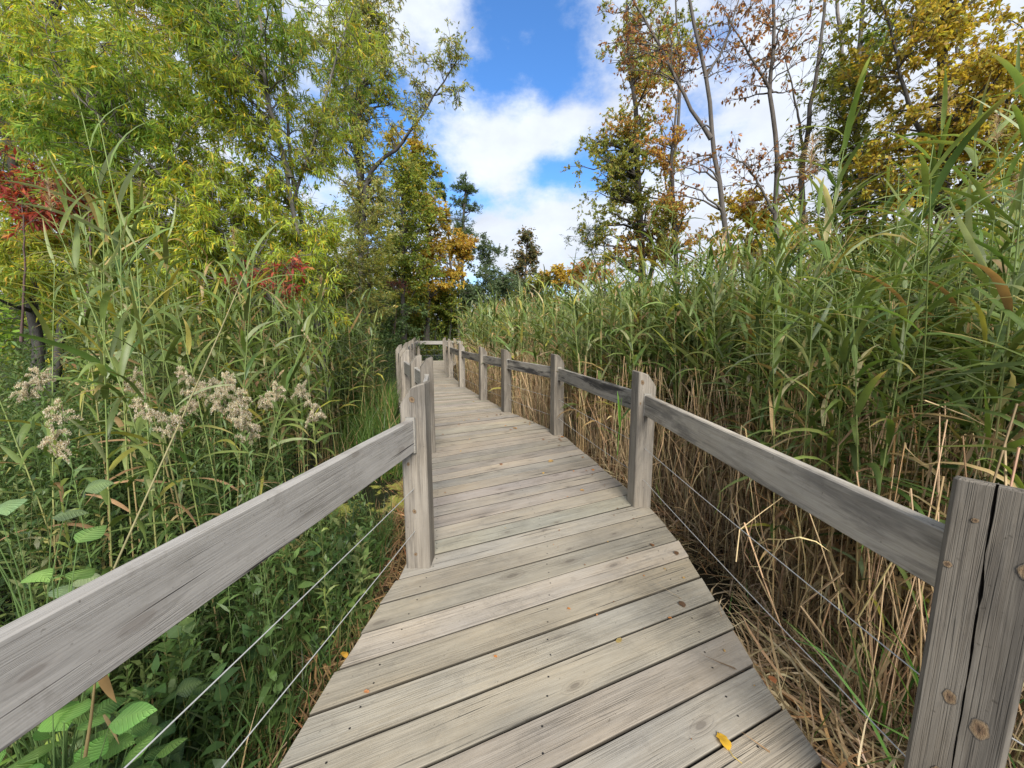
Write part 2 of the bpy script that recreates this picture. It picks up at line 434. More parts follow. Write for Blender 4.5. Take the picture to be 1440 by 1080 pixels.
    cc = nt.nodes.new('ShaderNodeVectorMath'); cc.operation = 'SCALE'; cc.inputs[0].default_value = CLOUD; L(cr.outputs[0], cc.inputs['Scale'])
    st = nt.nodes.new('ShaderNodeVectorMath'); st.operation = 'MULTIPLY'; L(sky.outputs[0], st.inputs[0]); st.inputs[1].default_value = SKYTINT
    mx = nt.nodes.new('ShaderNodeMix'); mx.data_type = 'RGBA'; L(mr.outputs[0], mx.inputs[0]); L(st.outputs[0], mx.inputs[6]); L(cc.outputs[0], mx.inputs[7])
    L(mx.outputs[2], bg.inputs['Color']); L(bg.outputs[0], out.inputs[0])
    w.cycles.sampling_method = 'MANUAL'; w.cycles.sample_map_resolution = 512


CLOUD = (3.25, 3.5, 3.95)
SKYTINT = (.42, .70, .98)
build_world()
sl = bpy.data.lights.new('sun', 'SUN'); sl.energy = 3.3; sl.angle = R(28); sl.color = (1, .95, .87)
so = bpy.data.objects.new('sun', sl); COL.objects.link(so)
sd = Vector((math.sin(SUN_AZ) * math.cos(SUN_EL), math.cos(SUN_AZ) * math.cos(SUN_EL), math.sin(SUN_EL)))
so.rotation_euler = sd.to_track_quat('Z', 'Y').to_euler()
cam = bpy.data.cameras.new('camera'); cam.sensor_width = 36; cam.lens = 13.5; cam.clip_start = .03; cam.clip_end = 2000
co = bpy.data.objects.new('camera', cam); COL.objects.link(co); co.location = (0, 0, HC); co.rotation_euler = (R(90) - TH, 0, 0)
SC.camera = co
SC.view_settings.view_transform = 'Standard'; SC.view_settings.look = 'None'; SC.view_settings.exposure = 1.2; SC.view_settings.gamma = 1
SC.cycles.max_bounces = 7; SC.cycles.diffuse_bounces = 5; SC.cycles.glossy_bounces = 2; SC.cycles.transmission_bounces = 4; SC.cycles.transparent_max_bounces = 4
SC.cycles.use_denoising = True; SC.cycles.sample_clamp_indirect = 6

# ------------------------------------------------------------------ ground and water
REDGE = np.array([(1.9, -1.2), (1.3, 0), (1.06, .6), (1.03, 1.07), (1.04, 1.47), (1.10, 2.04), (1.14, 2.5), (1.12, 2.95), (.70, 5.12), (-.04, 6.66), (-.52, 7.85), (-1.19, 9.65), (-1.80, 11.7), (-2.12, 12.9), (-2.36, 15), (-2.42, 17.0), (-2.3, 18.9)])
LEDGE = np.array([(-1.3, -1.2), (-.93, .3), (-.77, 1.07), (-.74, 1.48), (-.64, 2.14), (-1.07, 4.35), (-1.40, 5.2), (-1.86, 6.3), (-2.3, 7.7), (-2.7, 8.9), (-3.05, 10.7), (-3.55, 13), (-4.1, 15.5), (-4.6, 18.9)])


def edge_x(E, y): return np.interp(y, E[:, 1], E[:, 0])


def mound(x, y):
    h = .05 * np.sin(x * 1.7 + y * .6) + .04 * np.sin(x * .5 - y * 1.3 + 1) + .03 * np.sin(3.1 * x + 2.3 * y)
    dl = edge_x(LEDGE, y) - x; dr = x - edge_x(REDGE, y)
    h = h + .16 * np.clip((dl - .6) / 2, 0, 1) * (y < 5) + .10 * np.clip((dr - .9) / 2, 0, 1)
    pond = np.exp(-(((x + 1.75) / .8) ** 2 + ((y - 4.3) / 1.7) ** 2)) + np.exp(-(((x - 1.35) / .3) ** 2 + ((y - 2.5) / .5) ** 2))
    h = h - .30 * np.clip(pond, 0, 1)
    return GZ + h * np.clip(1.2 - np.hypot(x, y) / 80, 0, 1)


def grid_coords():
    a = np.concatenate([-np.geomspace(12, 260, 22)[::-1], np.linspace(-11.6, 11.6, 120), np.geomspace(12, 260, 22)])
    b = np.concatenate([-np.geomspace(3, 260, 18)[::-1], np.linspace(-2.5, 22, 124), np.geomspace(22.6, 260, 22)])
    return a, b


ax, by = grid_coords()
X, Y = np.meshgrid(ax, by, indexing='ij'); Z = mound(X, Y)
ny = len(by); ii, jj = np.meshgrid(np.arange(len(ax) - 1), np.arange(ny - 1), indexing='ij')
q = np.stack([ii * ny + jj, (ii + 1) * ny + jj, (ii + 1) * ny + jj + 1, ii * ny + jj + 1], -1).reshape(-1, 4)
tag(MB().add(np.stack([X, Y, Z], -1), q).build('ground', M_GROUND, smooth=True), 'dark boggy marsh ground under the reeds and plants', 'ground', kind='structure')
# still water lying in the hollows beside the deck
for cx, cy, rx, ry, lab in ((-1.75, 4.3, 1.0, 2.2, 'shallow water with yellow duckweed left of the boardwalk'), (1.35, 2.45, .34, .75, 'black puddle beside the right deck edge')):
    th = np.arange(40) * 2 * math.pi / 40
    rr = 1 + .12 * np.sin(3 * th + 1) + .08 * np.sin(5 * th)
    P = np.stack([cx + rx * rr * np.cos(th), cy + ry * rr * np.sin(th), np.full(40, GZ - .09)], -1)
    P = np.vstack([[cx, cy, GZ - .09], P])
    tag(MB().add(P, np.array([[0, i + 1, (i + 1) % 40 + 1] for i in range(40)])).build('water', M_WATER if cx < 0 else M_PUDDLE), lab, 'water', kind='structure')

# ------------------------------------------------------------------ boardwalk


def hit(E, c, d):
    """x of the line c + s d with polyline E -> smallest |s| point"""
    best = None
    for a, b in zip(E[:-1], E[1:]):
        e = b - a; den = d[0] * e[1] - d[1] * e[0]
        if abs(den) < 1e-9: continue
        s = ((a[0] - c[0]) * e[1] - (a[1] - c[1]) * e[0]) / den
        t = ((a[0] - c[0]) * d[1] - (a[1] - c[1]) * d[0]) / den
        if -1e-6 <= t <= 1 + 1e-6 and (best is None or abs(s) < abs(best[0])): best = (s, a + t * e)
    return None if best is None else best[1]


YA = [-1, 1.5, 2.3, 3, 4, 6, 8, 11, 14, 19]; AA = [23.5, 23.6, 24.2, 26.5, 28.5, 28, 25, 20, 14, 8]
c = np.array([.55, -.25]); seams = []
PITCH = .1725
while c[1] < 18.6:
    a = R(np.interp(c[1], YA, AA)); d = np.array([math.cos(a), math.sin(a)])
    l = hit(LEDGE, c, d); r = hit(REDGE, c, d)
    if l is not None and r is not None:
        seams.append((l, r)); c = (l + r) / 2
    c = c + PITCH * np.array([-d[1], d[0]])

deck = MB(); nails = MB(); joists_l = []
for k in range(len(seams) - 1):
    (l0, r0), (l1, r1) = seams[k], seams[k + 1]
    g = .0028 + .003 * rng.random() + (.0035 if k % 5 == 0 else 0) + (.0022 if l0[1] > 3.2 else 0)
    u0 = nrm(l1 - l0); u1 = nrm(r1 - r0)
    jl, jr = rng.normal() * .006, rng.normal() * .006
    ax0 = nrm(r0 - l0)
    a0, a1 = l0 + u0 * g + ax0 * jl, l1 - u0 * g + ax0 * jl
    b0, b1 = r0 + u1 * g + ax0 * jr, r1 - u1 * g + ax0 * jr
    n = 7; sN = np.linspace(0, 1, n)[:, None]
    near = a0 + (b0 - a0) * sN; far = a1 + (b1 - a1) * sN
    dz = rng.normal() * .0012; cup = rng.normal() * .0012
    ch = .004
    w = nrm(far - near)
    wob = (rng.normal(size=(n, 1)) * .0009)
    prof = [(near + w * wob, -.038), (near + w * wob, -ch), (near + w * (wob + ch), 0), ((near + far) / 2, cup), (far + w * (wob - ch), 0), (far + w * wob, -ch), (far + w * wob, -.038)]
    V = np.stack([np.concatenate([p, np.full((n, 1), z + dz)], 1) for p, z in prof], 1)   # n x 7 x 3
    m = len(prof)
    F = np.array([[i * m + j, (i + 1) * m + j, (i + 1) * m + (j + 1) % m, i * m + (j + 1) % m] for i in range(n - 1) for j in range(m)])
    caps = np.array([list(range(m)), [(n - 1) * m + j for j in range(m)][::-1]])
    Lb = np.linalg.norm(b0 - a0); off = rng.random(3) * 40
    across = [0, 0, .004, .08, .16, .165, .165]; thr = [-.038, -.004, 0, 0, 0, -.004, -.038]
    wc = np.zeros((n, m, 3)); wc[..., 0] = (sN * Lb) + off[0]; wc[..., 1] = np.array(across)[None] + off[1]; wc[..., 2] = np.array(thr)[None] + off[2]
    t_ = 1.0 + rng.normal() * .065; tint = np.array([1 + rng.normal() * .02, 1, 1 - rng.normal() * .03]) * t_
    tv = np.tile(tint, (n, m, 1)); tv[:, [0, 1, 5, 6]] *= .22      # dark board edges: gap shade put into the colour, with damp and dirt
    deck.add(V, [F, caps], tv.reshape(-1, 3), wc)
    # two nail heads over each of the three joists
    if (l0[1] < 9):
        for fj in (.1, .5, .9):
            for fw in (.28, .74):
                p = (near[0] * (1 - fj) + near[-1] * fj) * (1 - fw) + (far[0] * (1 - fj) + far[-1] * fj) * fw
                p = p + rng.normal(size=2) * .006
                th = np.arange(7) * 2 * math.pi / 7
                disc = np.stack([p[0] + .0042 * np.cos(th), p[1] + .0042 * np.sin(th), np.full(7, .0016 + dz + cup * .6)], -1)
                deck.add(disc, np.array([list(range(7))]), (.2, .2, .2), None, 1)
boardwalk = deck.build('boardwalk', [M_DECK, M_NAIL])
tag(boardwalk, 'curving weathered grey plank boardwalk through the marsh', 'boardwalk', kind='structure')


def beam(path, w, z0, z1, name, m, parent, tint=(1, 1, 1)):
    """a long timber along a 2-D polyline"""
    b = MB()
    for p0, p1 in zip(path[:-1], path[1:]):
        d = p1 - p0; Ln = np.linalg.norm(d); d = d / Ln; nn = np.array([-d[1], d[0]]) * w / 2
        V = []; W = []
        for s, p in ((0, p0), (Ln - .002, p1 - d * .002)):
            for sg, z in ((-1, z0), (1, z0), (1, z1), (-1, z1)):
                V.append((*(p + nn * sg), z)); W.append((s + p0[0], sg * w / 2, z))
        b.add(V, np.array([[0, 1, 5, 4], [1, 2, 6, 5], [2, 3, 7, 6], [3, 0, 4, 7], [3, 2, 1, 0], [4, 5, 6, 7]]), tint, W)
    return b.build(name, m, parent)


for E, off in ((LEDGE, .14), (REDGE, -.14)):
    P = E.copy(); P[:, 0] += off
    beam(P, .05, -.225, -.043, 'joist', M_RAIL, boardwalk, (.55, .5, .45))

# ------------------------------------------------------------------ railings


def post_mesh(h=1.10, w=.145, drop=.115, seed=0, inner=-1, dark=1.0, detail=False, knots=(), crack=None):
    """squared timber post, its head sloped down to the outer side; local x = across the path (inner side at inner*x)"""
    g = np.random.default_rng(seed); b = MB(); hw = w / 2; cc = .008
    prof = [(-hw, -hw + cc), (-hw + cc, -hw), (0, -hw), (hw - cc, -hw), (hw, -hw + cc), (hw, 0), (hw, hw - cc), (hw - cc, hw), (0, hw), (-hw + cc, hw), (-hw, hw - cc), (-hw, 0)]
    if crack:                                # a drying split: a notch with real depth running down the inner face
        prof = prof[:11] + [(-hw, .001), (-hw + .03, 0), (-hw, -.001)]
    prof = np.array(prof); m = len(prof)
    cz = np.linspace(0, 1.2, 60); cw = np.interp(cz, crack[0], crack[2]) * (.8 + .2 * g.normal(size=60)) if crack else None
    ca = np.interp(cz, crack[0], crack[1]) + np.cumsum(g.normal(size=60)) * .00022 if crack else None

    def ring_at(z):
        if not crack: return prof
        q = prof.copy(); a = np.interp(z, cz, ca); w_ = max(np.interp(z, cz, cw), .0003)
        q[11, 1] = a + w_; q[12] = (-hw + min(.04, w_ * 9), a); q[13, 1] = a - w_
        return q

    def topz(x):
        s = (x * -inner + hw) / w            # 0 on the path side .. 1 outer
        return h - drop * np.clip((s - .38) / .62, 0, 1) ** 1.1 - .006 * s
    zs = np.concatenate([[-.30], np.linspace(0, 1, 44 if crack else 11)]); V = []; W = []
    o = g.random(3) * 30
    for i, t in enumerate(zs):
        for x, y in ring_at(t * h):
            zt = topz(x) - .007; z = t * zt if t > 0 else t
            wob = .0004 * math.sin(9 * t + seed) if detail else 0
            V.append((x + wob, y + wob, z)); W.append((z + o[0], x + o[1], y + o[2]))
    for x, y in ring_at(h) * .93:
        V.append((x, y, topz(x))); W.append((o[0], x + o[1], y + o[2]))
    n = len(zs) + 1
    F = np.array([[i * m + j, i * m + (j + 1) % m, (i + 1) * m + (j + 1) % m, (i + 1) * m + j] for i in range(n - 1) for j in range(m)])
    # head: a strip of quads from the front row to the rear row
    bs = (n - 1) * m
    front = [1, 2, 3]; rear = [9, 8, 7]
    cap = [[bs + 0, bs + 1, bs + 9, bs + 10], [bs + 1, bs + 2, bs + 8, bs + 9], [bs + 2, bs + 3, bs + 7, bs + 8], [bs + 3, bs + 4, bs + 6, bs + 7]]
    cap2 = [[bs + 0, bs + 10] + [bs + j for j in range(11, m)]]; cap3 = [[bs + 4, bs + 5, bs + 6]]
    t_ = dark * (1 + g.normal() * .07)
    b.add(V, [F, np.array(cap), np.array(cap2), np.array(cap3)], np.array([1, .985, .97]) * t_, W)
    for face, along, z, r1, r2 in knots:     # knots: shallow domes, grey at the rim where they grow out of the grain, brown inside
        n_ = 18; th = np.arange(n_) * 2 * math.pi / n_
        rr = 1 + .10 * np.sin(2 * th + z * 9) + .07 * np.sin(5 * th + along * 90)
        gr = np.array([.16, .155, .15]) * t_ * .8; A = []; hh = []; cc_ = []; hb = .0007
        for sc, hgt, cl in ((1.08, .0002, gr * .7), (1.0, .0005, (.11, .085, .06)), (.9, .0007, (.17, .12, .07)), (.7, .0008, (.21, .14, .075)), (.45, .0007, (.14, .085, .045)), (.22, .0006, (.10, .06, .03))):
            A.append(np.stack([along + r1 * sc * rr * np.cos(th), z + r2 * (sc ** 1.25 if sc > 1 else sc) * rr * np.sin(th)], -1)); hh.append(np.full(n_, hgt + hb)); cc_.append(np.tile(cl, (n_, 1)))
        A = np.vstack(A + [[[along, z]]]); hh = np.concatenate(hh + [[.0012]]); cc_ = np.vstack(cc_ + [[(.05, .03, .015)]])
        P = np.stack([np.full(len(A), inner * hw) + inner * hh, A[:, 0], A[:, 1]], -1) if face == 'in' else np.stack([A[:, 0], -hw - hh, A[:, 1]], -1)
        Fq = np.array([[k * n_ + i, k * n_ + (i + 1) % n_, (k + 1) * n_ + (i + 1) % n_, (k + 1) * n_ + i] for k in range(5) for i in range(n_)])
        Ft = np.array([[5 * n_ + i, 5 * n_ + (i + 1) % n_, 6 * n_] for i in range(n_)])
        b.add(P, [Fq, Ft], cc_, None, 1)
    return b


def rail_piece(p0, p1, z0, z1, th, name, m, parent, seed, tint):
    g = np.random.default_rng(seed); b = MB()
    p0 = np.array(p0); p1 = np.array(p1); d = p1 - p0; Ln = np.linalg.norm(d); d /= Ln; nn = np.array([-d[1], d[0]])
    n = 9; hw = th / 2; c = .005; V = []; W = []; o = g.random(3) * 30
    prof = [(-hw, z0 + c), (-hw + c, z0), (hw - c, z0), (hw, z0 + c), (hw, z1 - c), (hw - c, z1), (-hw + c, z1), (-hw, z1 - c)]
    for i in range(n):
        s = i / (n - 1) * Ln; bow = .004 * math.sin(math.pi * i / (n - 1)) * g.normal()
        for a, z in prof:
            p = p0 + d * s + nn * (a + bow * .3)
            V.append((p[0], p[1], z + bow * .2)); W.append((s + o[0], z + o[1], a + o[2]))
    F = np.array([[i * 8 + j, i * 8 + (j + 1) % 8, (i + 1) * 8 + (j + 1) % 8, (i + 1) * 8 + j] for i in range(n - 1) for j in range(8)])
    b.add(V, [F, np.array([list(range(8))[::-1], [(n - 1) * 8 + j for j in range(8)]])], tint, W)
    return b.build(name, m, parent)


def cable_line(pts, name, parent, r=.0026):
    P = []
    for a, b in zip(pts[:-1], pts[1:]):
        a = np.array(a); b = np.array(b)
        for t in np.linspace(0, 1, 6)[:-1]:
            p = a + (b - a) * t; p[2] -= .012 * 4 * t * (1 - t); P.append(p)
    P.append(np.array(pts[-1])); P = np.array(P)
    V, F, _ = tubes(P[None], np.full((1, len(P)), r), 6)
    return MB().add(V, F).build(name, M_CABLE, parent, True)


def railing(root_name, label, posts, inner, z0, z1, wide_first=None, seed=0, looks=None, stain=False):
    root = empty(root_name, (posts[0][0], posts[0][1], 0)); tag(root, label, 'railing')
    o0 = np.array([posts[0][0], posts[0][1]])
    looks = looks or {}
    n = len(posts)
    for i, p in enumerate(posts):
        a = np.array(posts[max(i - 1, 0)][:2]); b = np.array(posts[min(i + 1, n - 1)][:2])
        hd = math.atan2(b[1] - a[1], b[0] - a[0]) - math.pi / 2
        if len(p) > 2 and p[2] is not None: hd = p[2]
        lk = looks.get(i, {})
        g = np.random.default_rng(seed + i)
        bm_ = post_mesh(h=1.10 + g.normal() * .012, inner=inner, seed=seed + i, dark=lk.get('dark', .85 + .12 * g.random()), knots=lk.get('knots', ()), crack=lk.get('crack'), detail=True)
        po = bm_.build('post', [M_POST, M_KNOT, M_CRACK], root)
        po.location = (p[0] - o0[0], p[1] - o0[1], 0); po.rotation_euler = (g.normal() * .006, g.normal() * .006, hd)
        if 'label' in lk: po['label'] = lk['label']
    for i in range(n - 1):
        a = np.array(posts[i][:2]); b = np.array(posts[i + 1][:2]); d = nrm(b - a)
        g = np.random.default_rng(seed + 50 + i); s_ = stain and i >= 1
        lk = looks.get(('rail', i), {})
        h0 = .070 if len(posts[i]) < 3 else .06
        rail_piece(a + d * h0 - o0, b - d * .071 - o0, z0, z1, .042, 'rail', (M_RAILD if i >= 2 else M_RAILM) if stain else M_RAIL, root, seed + 90 + i, np.array([1.0, 1.0, .99]) * lk.get('tint', .9 + .15 * g.random()))
        # hanger strip that holds the rail end on the far post
        e = b - d * .071 - o0; nn = np.array([-d[1], d[0]])
        q0, q1 = e - d * .016, e - d * .0005
        V = []
        for p in (q0, q1):
            for sg, z in ((-1, z0 - .006), (1, z0 - .006), (1, z1 + .012), (-1, z1 + .012)): V.append((*(p + nn * sg * .027), z))
        MB().add(V, np.array([[0, 1, 5, 4], [1, 2, 6, 5], [2, 3, 7, 6], [3, 0, 4, 7], [3, 2, 1, 0], [4, 5, 6, 7]]), (.9, .9, .86)).build('hanger', M_RAIL, root)
    for zc in (.24, .50):
        cable_line([(p[0] - o0[0] , p[1] - o0[1], zc) for p in posts], 'cable', root, .0021)
    return root


RP = [(1.95, -.75), (1.105, .825, R(35)), (1.05, 3.02), (.62, 5.19), (-.10, 6.70), (-.60, 7.88), (-1.27, 9.68), (-1.88, 11.7), (-2.2, 12.9), (-2.42, 15.1), (-2.5, 17.0)]
LP = [(-1.02, -.35), (-.565, 2.215), (-.985, 4.42), (-1.33, 5.25), (-1.78, 6.35), (-2.21, 7.75), (-2.62, 8.9), (-2.97, 10.75), (-3.47, 13.0), (-4.0, 15.5), (-4.45, 18.3)]
railing('wooden_railing', 'grey timber railing with dark stained rails along the right boardwalk edge', RP, -1, .765, .925, seed=100, stain=True, looks={
    1: dict(dark=.62, label='big dark grey cracked post nearest the camera', knots=[('in', -.045, .34, .013, .017), ('in', .018, .355, .010, .014), ('in', -.052, .92, .014, .020), ('in', .03, 1.0, .006, .006), ('in', .02, .56, .012, .016), ('in', .058, .88, .007, .009), ('in', -.03, .52, .016, .022)],
            crack=([0, .3, .45, .56, .66, .75, .86, .93, 1.0, 1.1], [-.006, -.003, .0, .001, .002, .005, .006, .010, .010, .011], [.0012, .0014, .0022, .0018, .0028, .0026, .0032, .0022, .0026, .0034])),
    2: dict(dark=1.0, label='post with a brown streak and a dark knot near its top', knots=[('out', -.045, 1.025, .013, .019), ('out', -.055, .86, .006, .012)]),
    3: dict(dark=.72), 4: dict(dark=.55), 5: dict(dark=.8)})
railing('wooden_railing', 'grey timber railing with a smooth pale near rail along the left boardwalk edge', LP, 1, .73, .92, seed=200, looks={
    1: dict(dark=.86, label='post with a knotted face standing at the deck corner', knots=[('out', .0, 1.03, .016, .018), ('out', -.035, .65, .009, .011), ('out', -.01, .36, .011, .013), ('out', -.012, .09, .009, .011)]), ('rail', 0): dict(tint=1.04), 2: dict(dark=.6)})
railing('wooden_railing', 'grey timber railing across the far end of the boardwalk', [(-4.75, 18.75, 0), (-3.3, 18.85, 0), (-2.05, 18.9, 0)], 1, .76, .93, seed=300)

# ------------------------------------------------------------------ reeds
G_DK, G_MD, G_LT, G_PALE, G_YEL = (.055, .085, .02), (.095, .135, .033), (.14, .18, .052), (.225, .255, .13), (.26, .245, .05)
TAN, TAN_D, TAN_L = (.34, .235, .115), (.20, .125, .058), (.48, .37, .21)
REED_PAL = [G_DK, G_MD, G_LT, G_PALE, G_YEL]; REED_W = [.22, .36, .25, .10, .07]


def reeds(base, h, g, nl=12, seg=4, fold=None, wind=2.6, sides=4, wmul=1.0, dead=.0, leanamt=.10, leandir=None, dk=1.0):
    """stems and blades of N reeds; returns (stem V,F,C), (blade V,F,C)"""
    base = np.asarray(base, float); N = len(base); h = np.broadcast_to(h, (N,))
    la = g.uniform(0, 6.283, N) if leandir is None else leandir
    lm = np.abs(g.normal(size=N)) * leanamt if np.isscalar(leanamt) else leanamt
    lv = np.stack([np.cos(la) * lm, np.sin(la) * lm, np.zeros(N)], -1)
    t = np.linspace(0, 1, 6)

    def on(tt):        # tt (N,k)
        return base[:, None] + np.stack([lv[:, None, 0] * h[:, None] * tt ** 1.6, lv[:, None, 1] * h[:, None] * tt ** 1.6, h[:, None] * (tt - .10 * (lm[:, None] * 2) * tt ** 2)], -1)
    SP = on(np.broadcast_to(t, (N, 6)))
    rad = np.linspace(.0052, .0018, 6)[None] * (h[:, None] / 2.6)
    sV, sF, sn = tubes(SP, np.broadcast_to(rad, (N, 6)), sides)
    greenf = np.clip((t - .30 * dk ** .5) / .35, 0, 1)
    dd = (g.random(N) < dead)[:, None]
    top = np.where(dd, np.array(TAN), np.array([.13, .17, .05])); bot = np.where(dd, np.array(TAN_D), np.array(TAN)) * (1 + g.normal(size=(N, 1)) * .2)
    sc = bot[:, None] * (1 - greenf[None, :, None]) + top[:, None] * greenf[None, :, None]
    sC = np.repeat(np.clip(sc, .01, 1), sides, axis=1).reshape(-1, 3)
    tl = .26 + .74 * (np.arange(nl)[None] + g.random((N, nl))) / nl
    LP_ = on(tl).reshape(-1, 3); tf = tl.ravel(); M = N * nl
    az0 = g.uniform(0, 6.283, N)[:, None] + math.pi * np.arange(nl)[None] + g.normal(size=(N, nl)) * .45
    az = az0.ravel()
    az = az + .45 * np.sin(wind - az)
    e0 = R(52) + R(24) * (tf - .5) + g.normal(size=M) * R(12)
    drp = R(72) + g.normal(size=M) * R(30) - R(28) * (tf - .5)
    Lf = (.34 + .16 * g.random(M)) * np.interp(tf, [.25, .5, .8, 1], [.75, 1.08, 1.0, .7]) * np.repeat(h, nl) / 2.5
    Wf = (.0105 + .0065 * g.random(M)) * wmul * np.interp(tf, [.25, .5, .85, 1], [.85, 1.1, 1, .65])
    bV, bF, bn = ribbons(LP_, az, e0, drp, Lf, Wf, seg, None, fold, g.normal(size=M) * .35, g.normal(size=M) * .3)
    col = pick(REED_PAL, M, g, REED_W)
    isdead = (g.random(M) < np.interp(tf, [.26, .40, .55, 1], [.92 * dk, .45 * dk, .06, .015])) | np.repeat(dd[:, 0], nl)
    col[isdead] = pick([TAN, TAN_D, TAN_L], isdead.sum(), g, [.5, .35, .15])
    bC = np.repeat(col, bn, axis=0)
    # the last third of many blades goes yellow or dry
    k = seg + 1; per = bn // k
    tipf = np.tile(np.repeat(np.linspace(0, 1, k), per), M)
    dry = np.repeat((g.random(M) < .22), bn)
    f = (np.clip((tipf - .6) / .4, 0, 1) * dry)[:, None]
    bC = bC * (1 - f) + np.array([.30, .22, .08]) * f
    return (sV, sF, sC), (bV, bF, bC)


def plume(g, top, n=110, size=.16):
    u = g.random(n); az = g.uniform(0, 6.283, n)
    P = np.array(top) + np.stack([np.zeros(n), np.zeros(n), u * size], -1)
    V, F, nv = ribbons(P, az, R(58) + g.normal(size=n) * .25, R(75), size * (.55 - .3 * u) * (.6 + .6 * g.random(n)), .0016, 3)
    return V, F, np.repeat(pick([(.33, .25, .18), (.26, .18, .14), (.42, .34, .25)], n, g), nv, axis=0)


# where reeds grow
def scatter(n, x0, x1, y0, y1, ok, g):
    P = []
    while len(P) < n:
        p = np.stack([g.uniform(x0, x1, n), g.uniform(y0, y1, n)], -1)
        P.extend(p[ok(p[:, 0], p[:, 1])].tolist())
    return np.array(P[:n])


gR = np.random.default_rng(21)
right_ok = lambda x, y: (x > edge_x(REDGE, y) + .42 + .30 * (y < 4.2) + .25 * np.sin(y * 2.2)) & ~((x > 1.9) & (x < 2.7) & (y > 1.15) & (y < 2.15))
PA = scatter(900, .9, 5.2, .5, 5.5, right_ok, gR)
PB = scatter(1500, -1.5, 9.5, 4.5, 12, lambda x, y: right_ok(x, y) & (x < 4 + y * .8), gR)
PC = scatter(900, -3, 13, 10, 19, lambda x, y: right_ok(x, y) & (x < edge_x(REDGE, y) + 9), gR)
hA = (np.interp(np.hypot(PA[:, 0], PA[:, 1]), [1.2, 2.5, 4, 6], [2.0, 2.2, 2.45, 2.65]) + gR.normal(-.10, .2, len(PA))) * np.where(gR.random(len(PA)) < .05, 1.28, 1.0)
hB = gR.normal(2.45, .26, len(PB)); hC = gR.normal(2.6, .2, len(PC))
gL = np.random.default_rng(22)
left_ok = lambda x, y: (x < edge_x(LEDGE, y) - .5 - .5 * ((y > 2.5) & (y < 6.2))) & (x > -1.0 * y - .5)
PD = scatter(850, -9, -1, 3.7, 11, left_ok, gL); hD = gL.normal(2.25, .3, len(PD))
PF = np.array([gat(u, v, GZ)[:2] for u, v in ()]).reshape(-1, 2)
# foreground clump on the left: stem (u, v at eye level) and distance
front = [(178, 560, 1.75, 2.45), (222, 560, 1.95, 2.6), (150, 560, 2.1, 2.6), (248, 560, 2.3, 3.1), (110, 560, 2.2, 2.6), (95, 560, 1.7, 2.2), (200, 560, 2.2, 2.5), (165, 560, 2.5, 2.8), (300, 560, 2.2, 2.2), (320, 560, 2.5, 2.3), (270, 560, 1.9, 2.1), (400, 560, 3.0, 2.2), (440, 560, 3.5, 2.2), (470, 560, 4.1, 2.2), (455, 560, 4.6, 2.5), (300, 560, 2.6, 2.5), (60, 560, 2.0, 2.2), (330, 560, 3.0, 2.4), (240, 560, 2.7, 3.3),
         (190, 560, 2.9, 2.7), (20, 560, 1.9, 2.2), (285, 560, 3.2, 2.7), (380, 560, 3.4, 2.3), (130, 560, 3.1, 2.7), (420, 560, 3.7, 2.2), (80, 560, 2.9, 2.7), (350, 560, 3.6, 2.6), (210, 560, 3.5, 2.4)]
PE = np.array([at(u, v, y)[:2] for u, v, y, hh in front]); hE = np.array([f[3] for f in front])
tall = [(1235, 2.1, 2.95), (1310, 2.1, 2.7), (1400, 2.0, 2.9), (1270, 2.7, 2.95), (1425, 1.6, 2.5), (1345, 2.3, 2.75), (1440, 2.4, 3.0), (1180, 3.2, 2.8), (860, 5.5, 3.05), (835, 6.2, 3.1), (1380, 1.7, 2.5), (1432, 1.45, 2.75), (1500, 1.7, 3.0), (1470, 1.35, 2.8), (1405, 1.9, 2.9), (1520, 1.5, 2.9), (1360, 2.0, 2.85), (1450, 2.1, 3.0)]
PT = np.array([at(u, 560, y)[:2] for u, y, hh in tall]); hT = np.array([f[2] for f in tall])
PA = np.concatenate([PA, PT]); hA = np.concatenate([hA, hT])
allP = np.concatenate([PA, PB, PC, PD, PE]); allH = np.concatenate([hA, hB, hC, hD, hE])
grp = np.concatenate([np.full(len(PA), 0), np.full(len(PB), 0), np.full(len(PC), 0), np.full(len(PD), 1), np.full(len(PE), 2)])
allZ = mound(allP[:, 0], allP[:, 1]) - .03
base3 = np.column_stack([allP, allZ])
mid = base3.copy(); mid[:, 2] += allH * .65
uu, vv, zc = project(mid)
score = allH / zc * ((uu > -120) & (uu < 1560)) * np.where(zc > .3, 1, 0)
order = np.argsort(-score); N_IND = 300
ind = order[:N_IND]; rest = order[N_IND:]

protos = []
gp = np.random.default_rng(5)
for v in range(24):
    st, bl = reeds(np.zeros((1, 3)), 2.6, gp, nl=16 + v % 5, seg=6, fold=.28, wind=2.6 if v % 2 else .6, sides=6, wmul=1.0, dead=0, leanamt=.05 + .10 * (v % 4), dk=1.0 if v < 14 else .22)
    sm = MB().add(*st[:2], st[2]).mesh('reed_stem', M_STEM, True); bm_ = MB().add(*bl[:2], bl[2]).mesh('reed_leaves', M_BLADE, True)
    pm = None
    if v in (3, 9, 17):
        top = st[0][-6:].mean(0); pm = MB().add(*plume(gp, top)).mesh('reed_plume', M_FLUFF)
    protos.append((sm, bm_, pm))
REED_GRP = {0: ('green reed stalk in the dense reed bed right of the boardwalk', 'reeds of the right bank'),
            1: ('green reed stalk in the mixed reeds behind the left goldenrods', 'reeds of the left bank'),
            2: ('broad bladed reed stalk rising in front among the left goldenrods', 'front reeds of the left bank')}
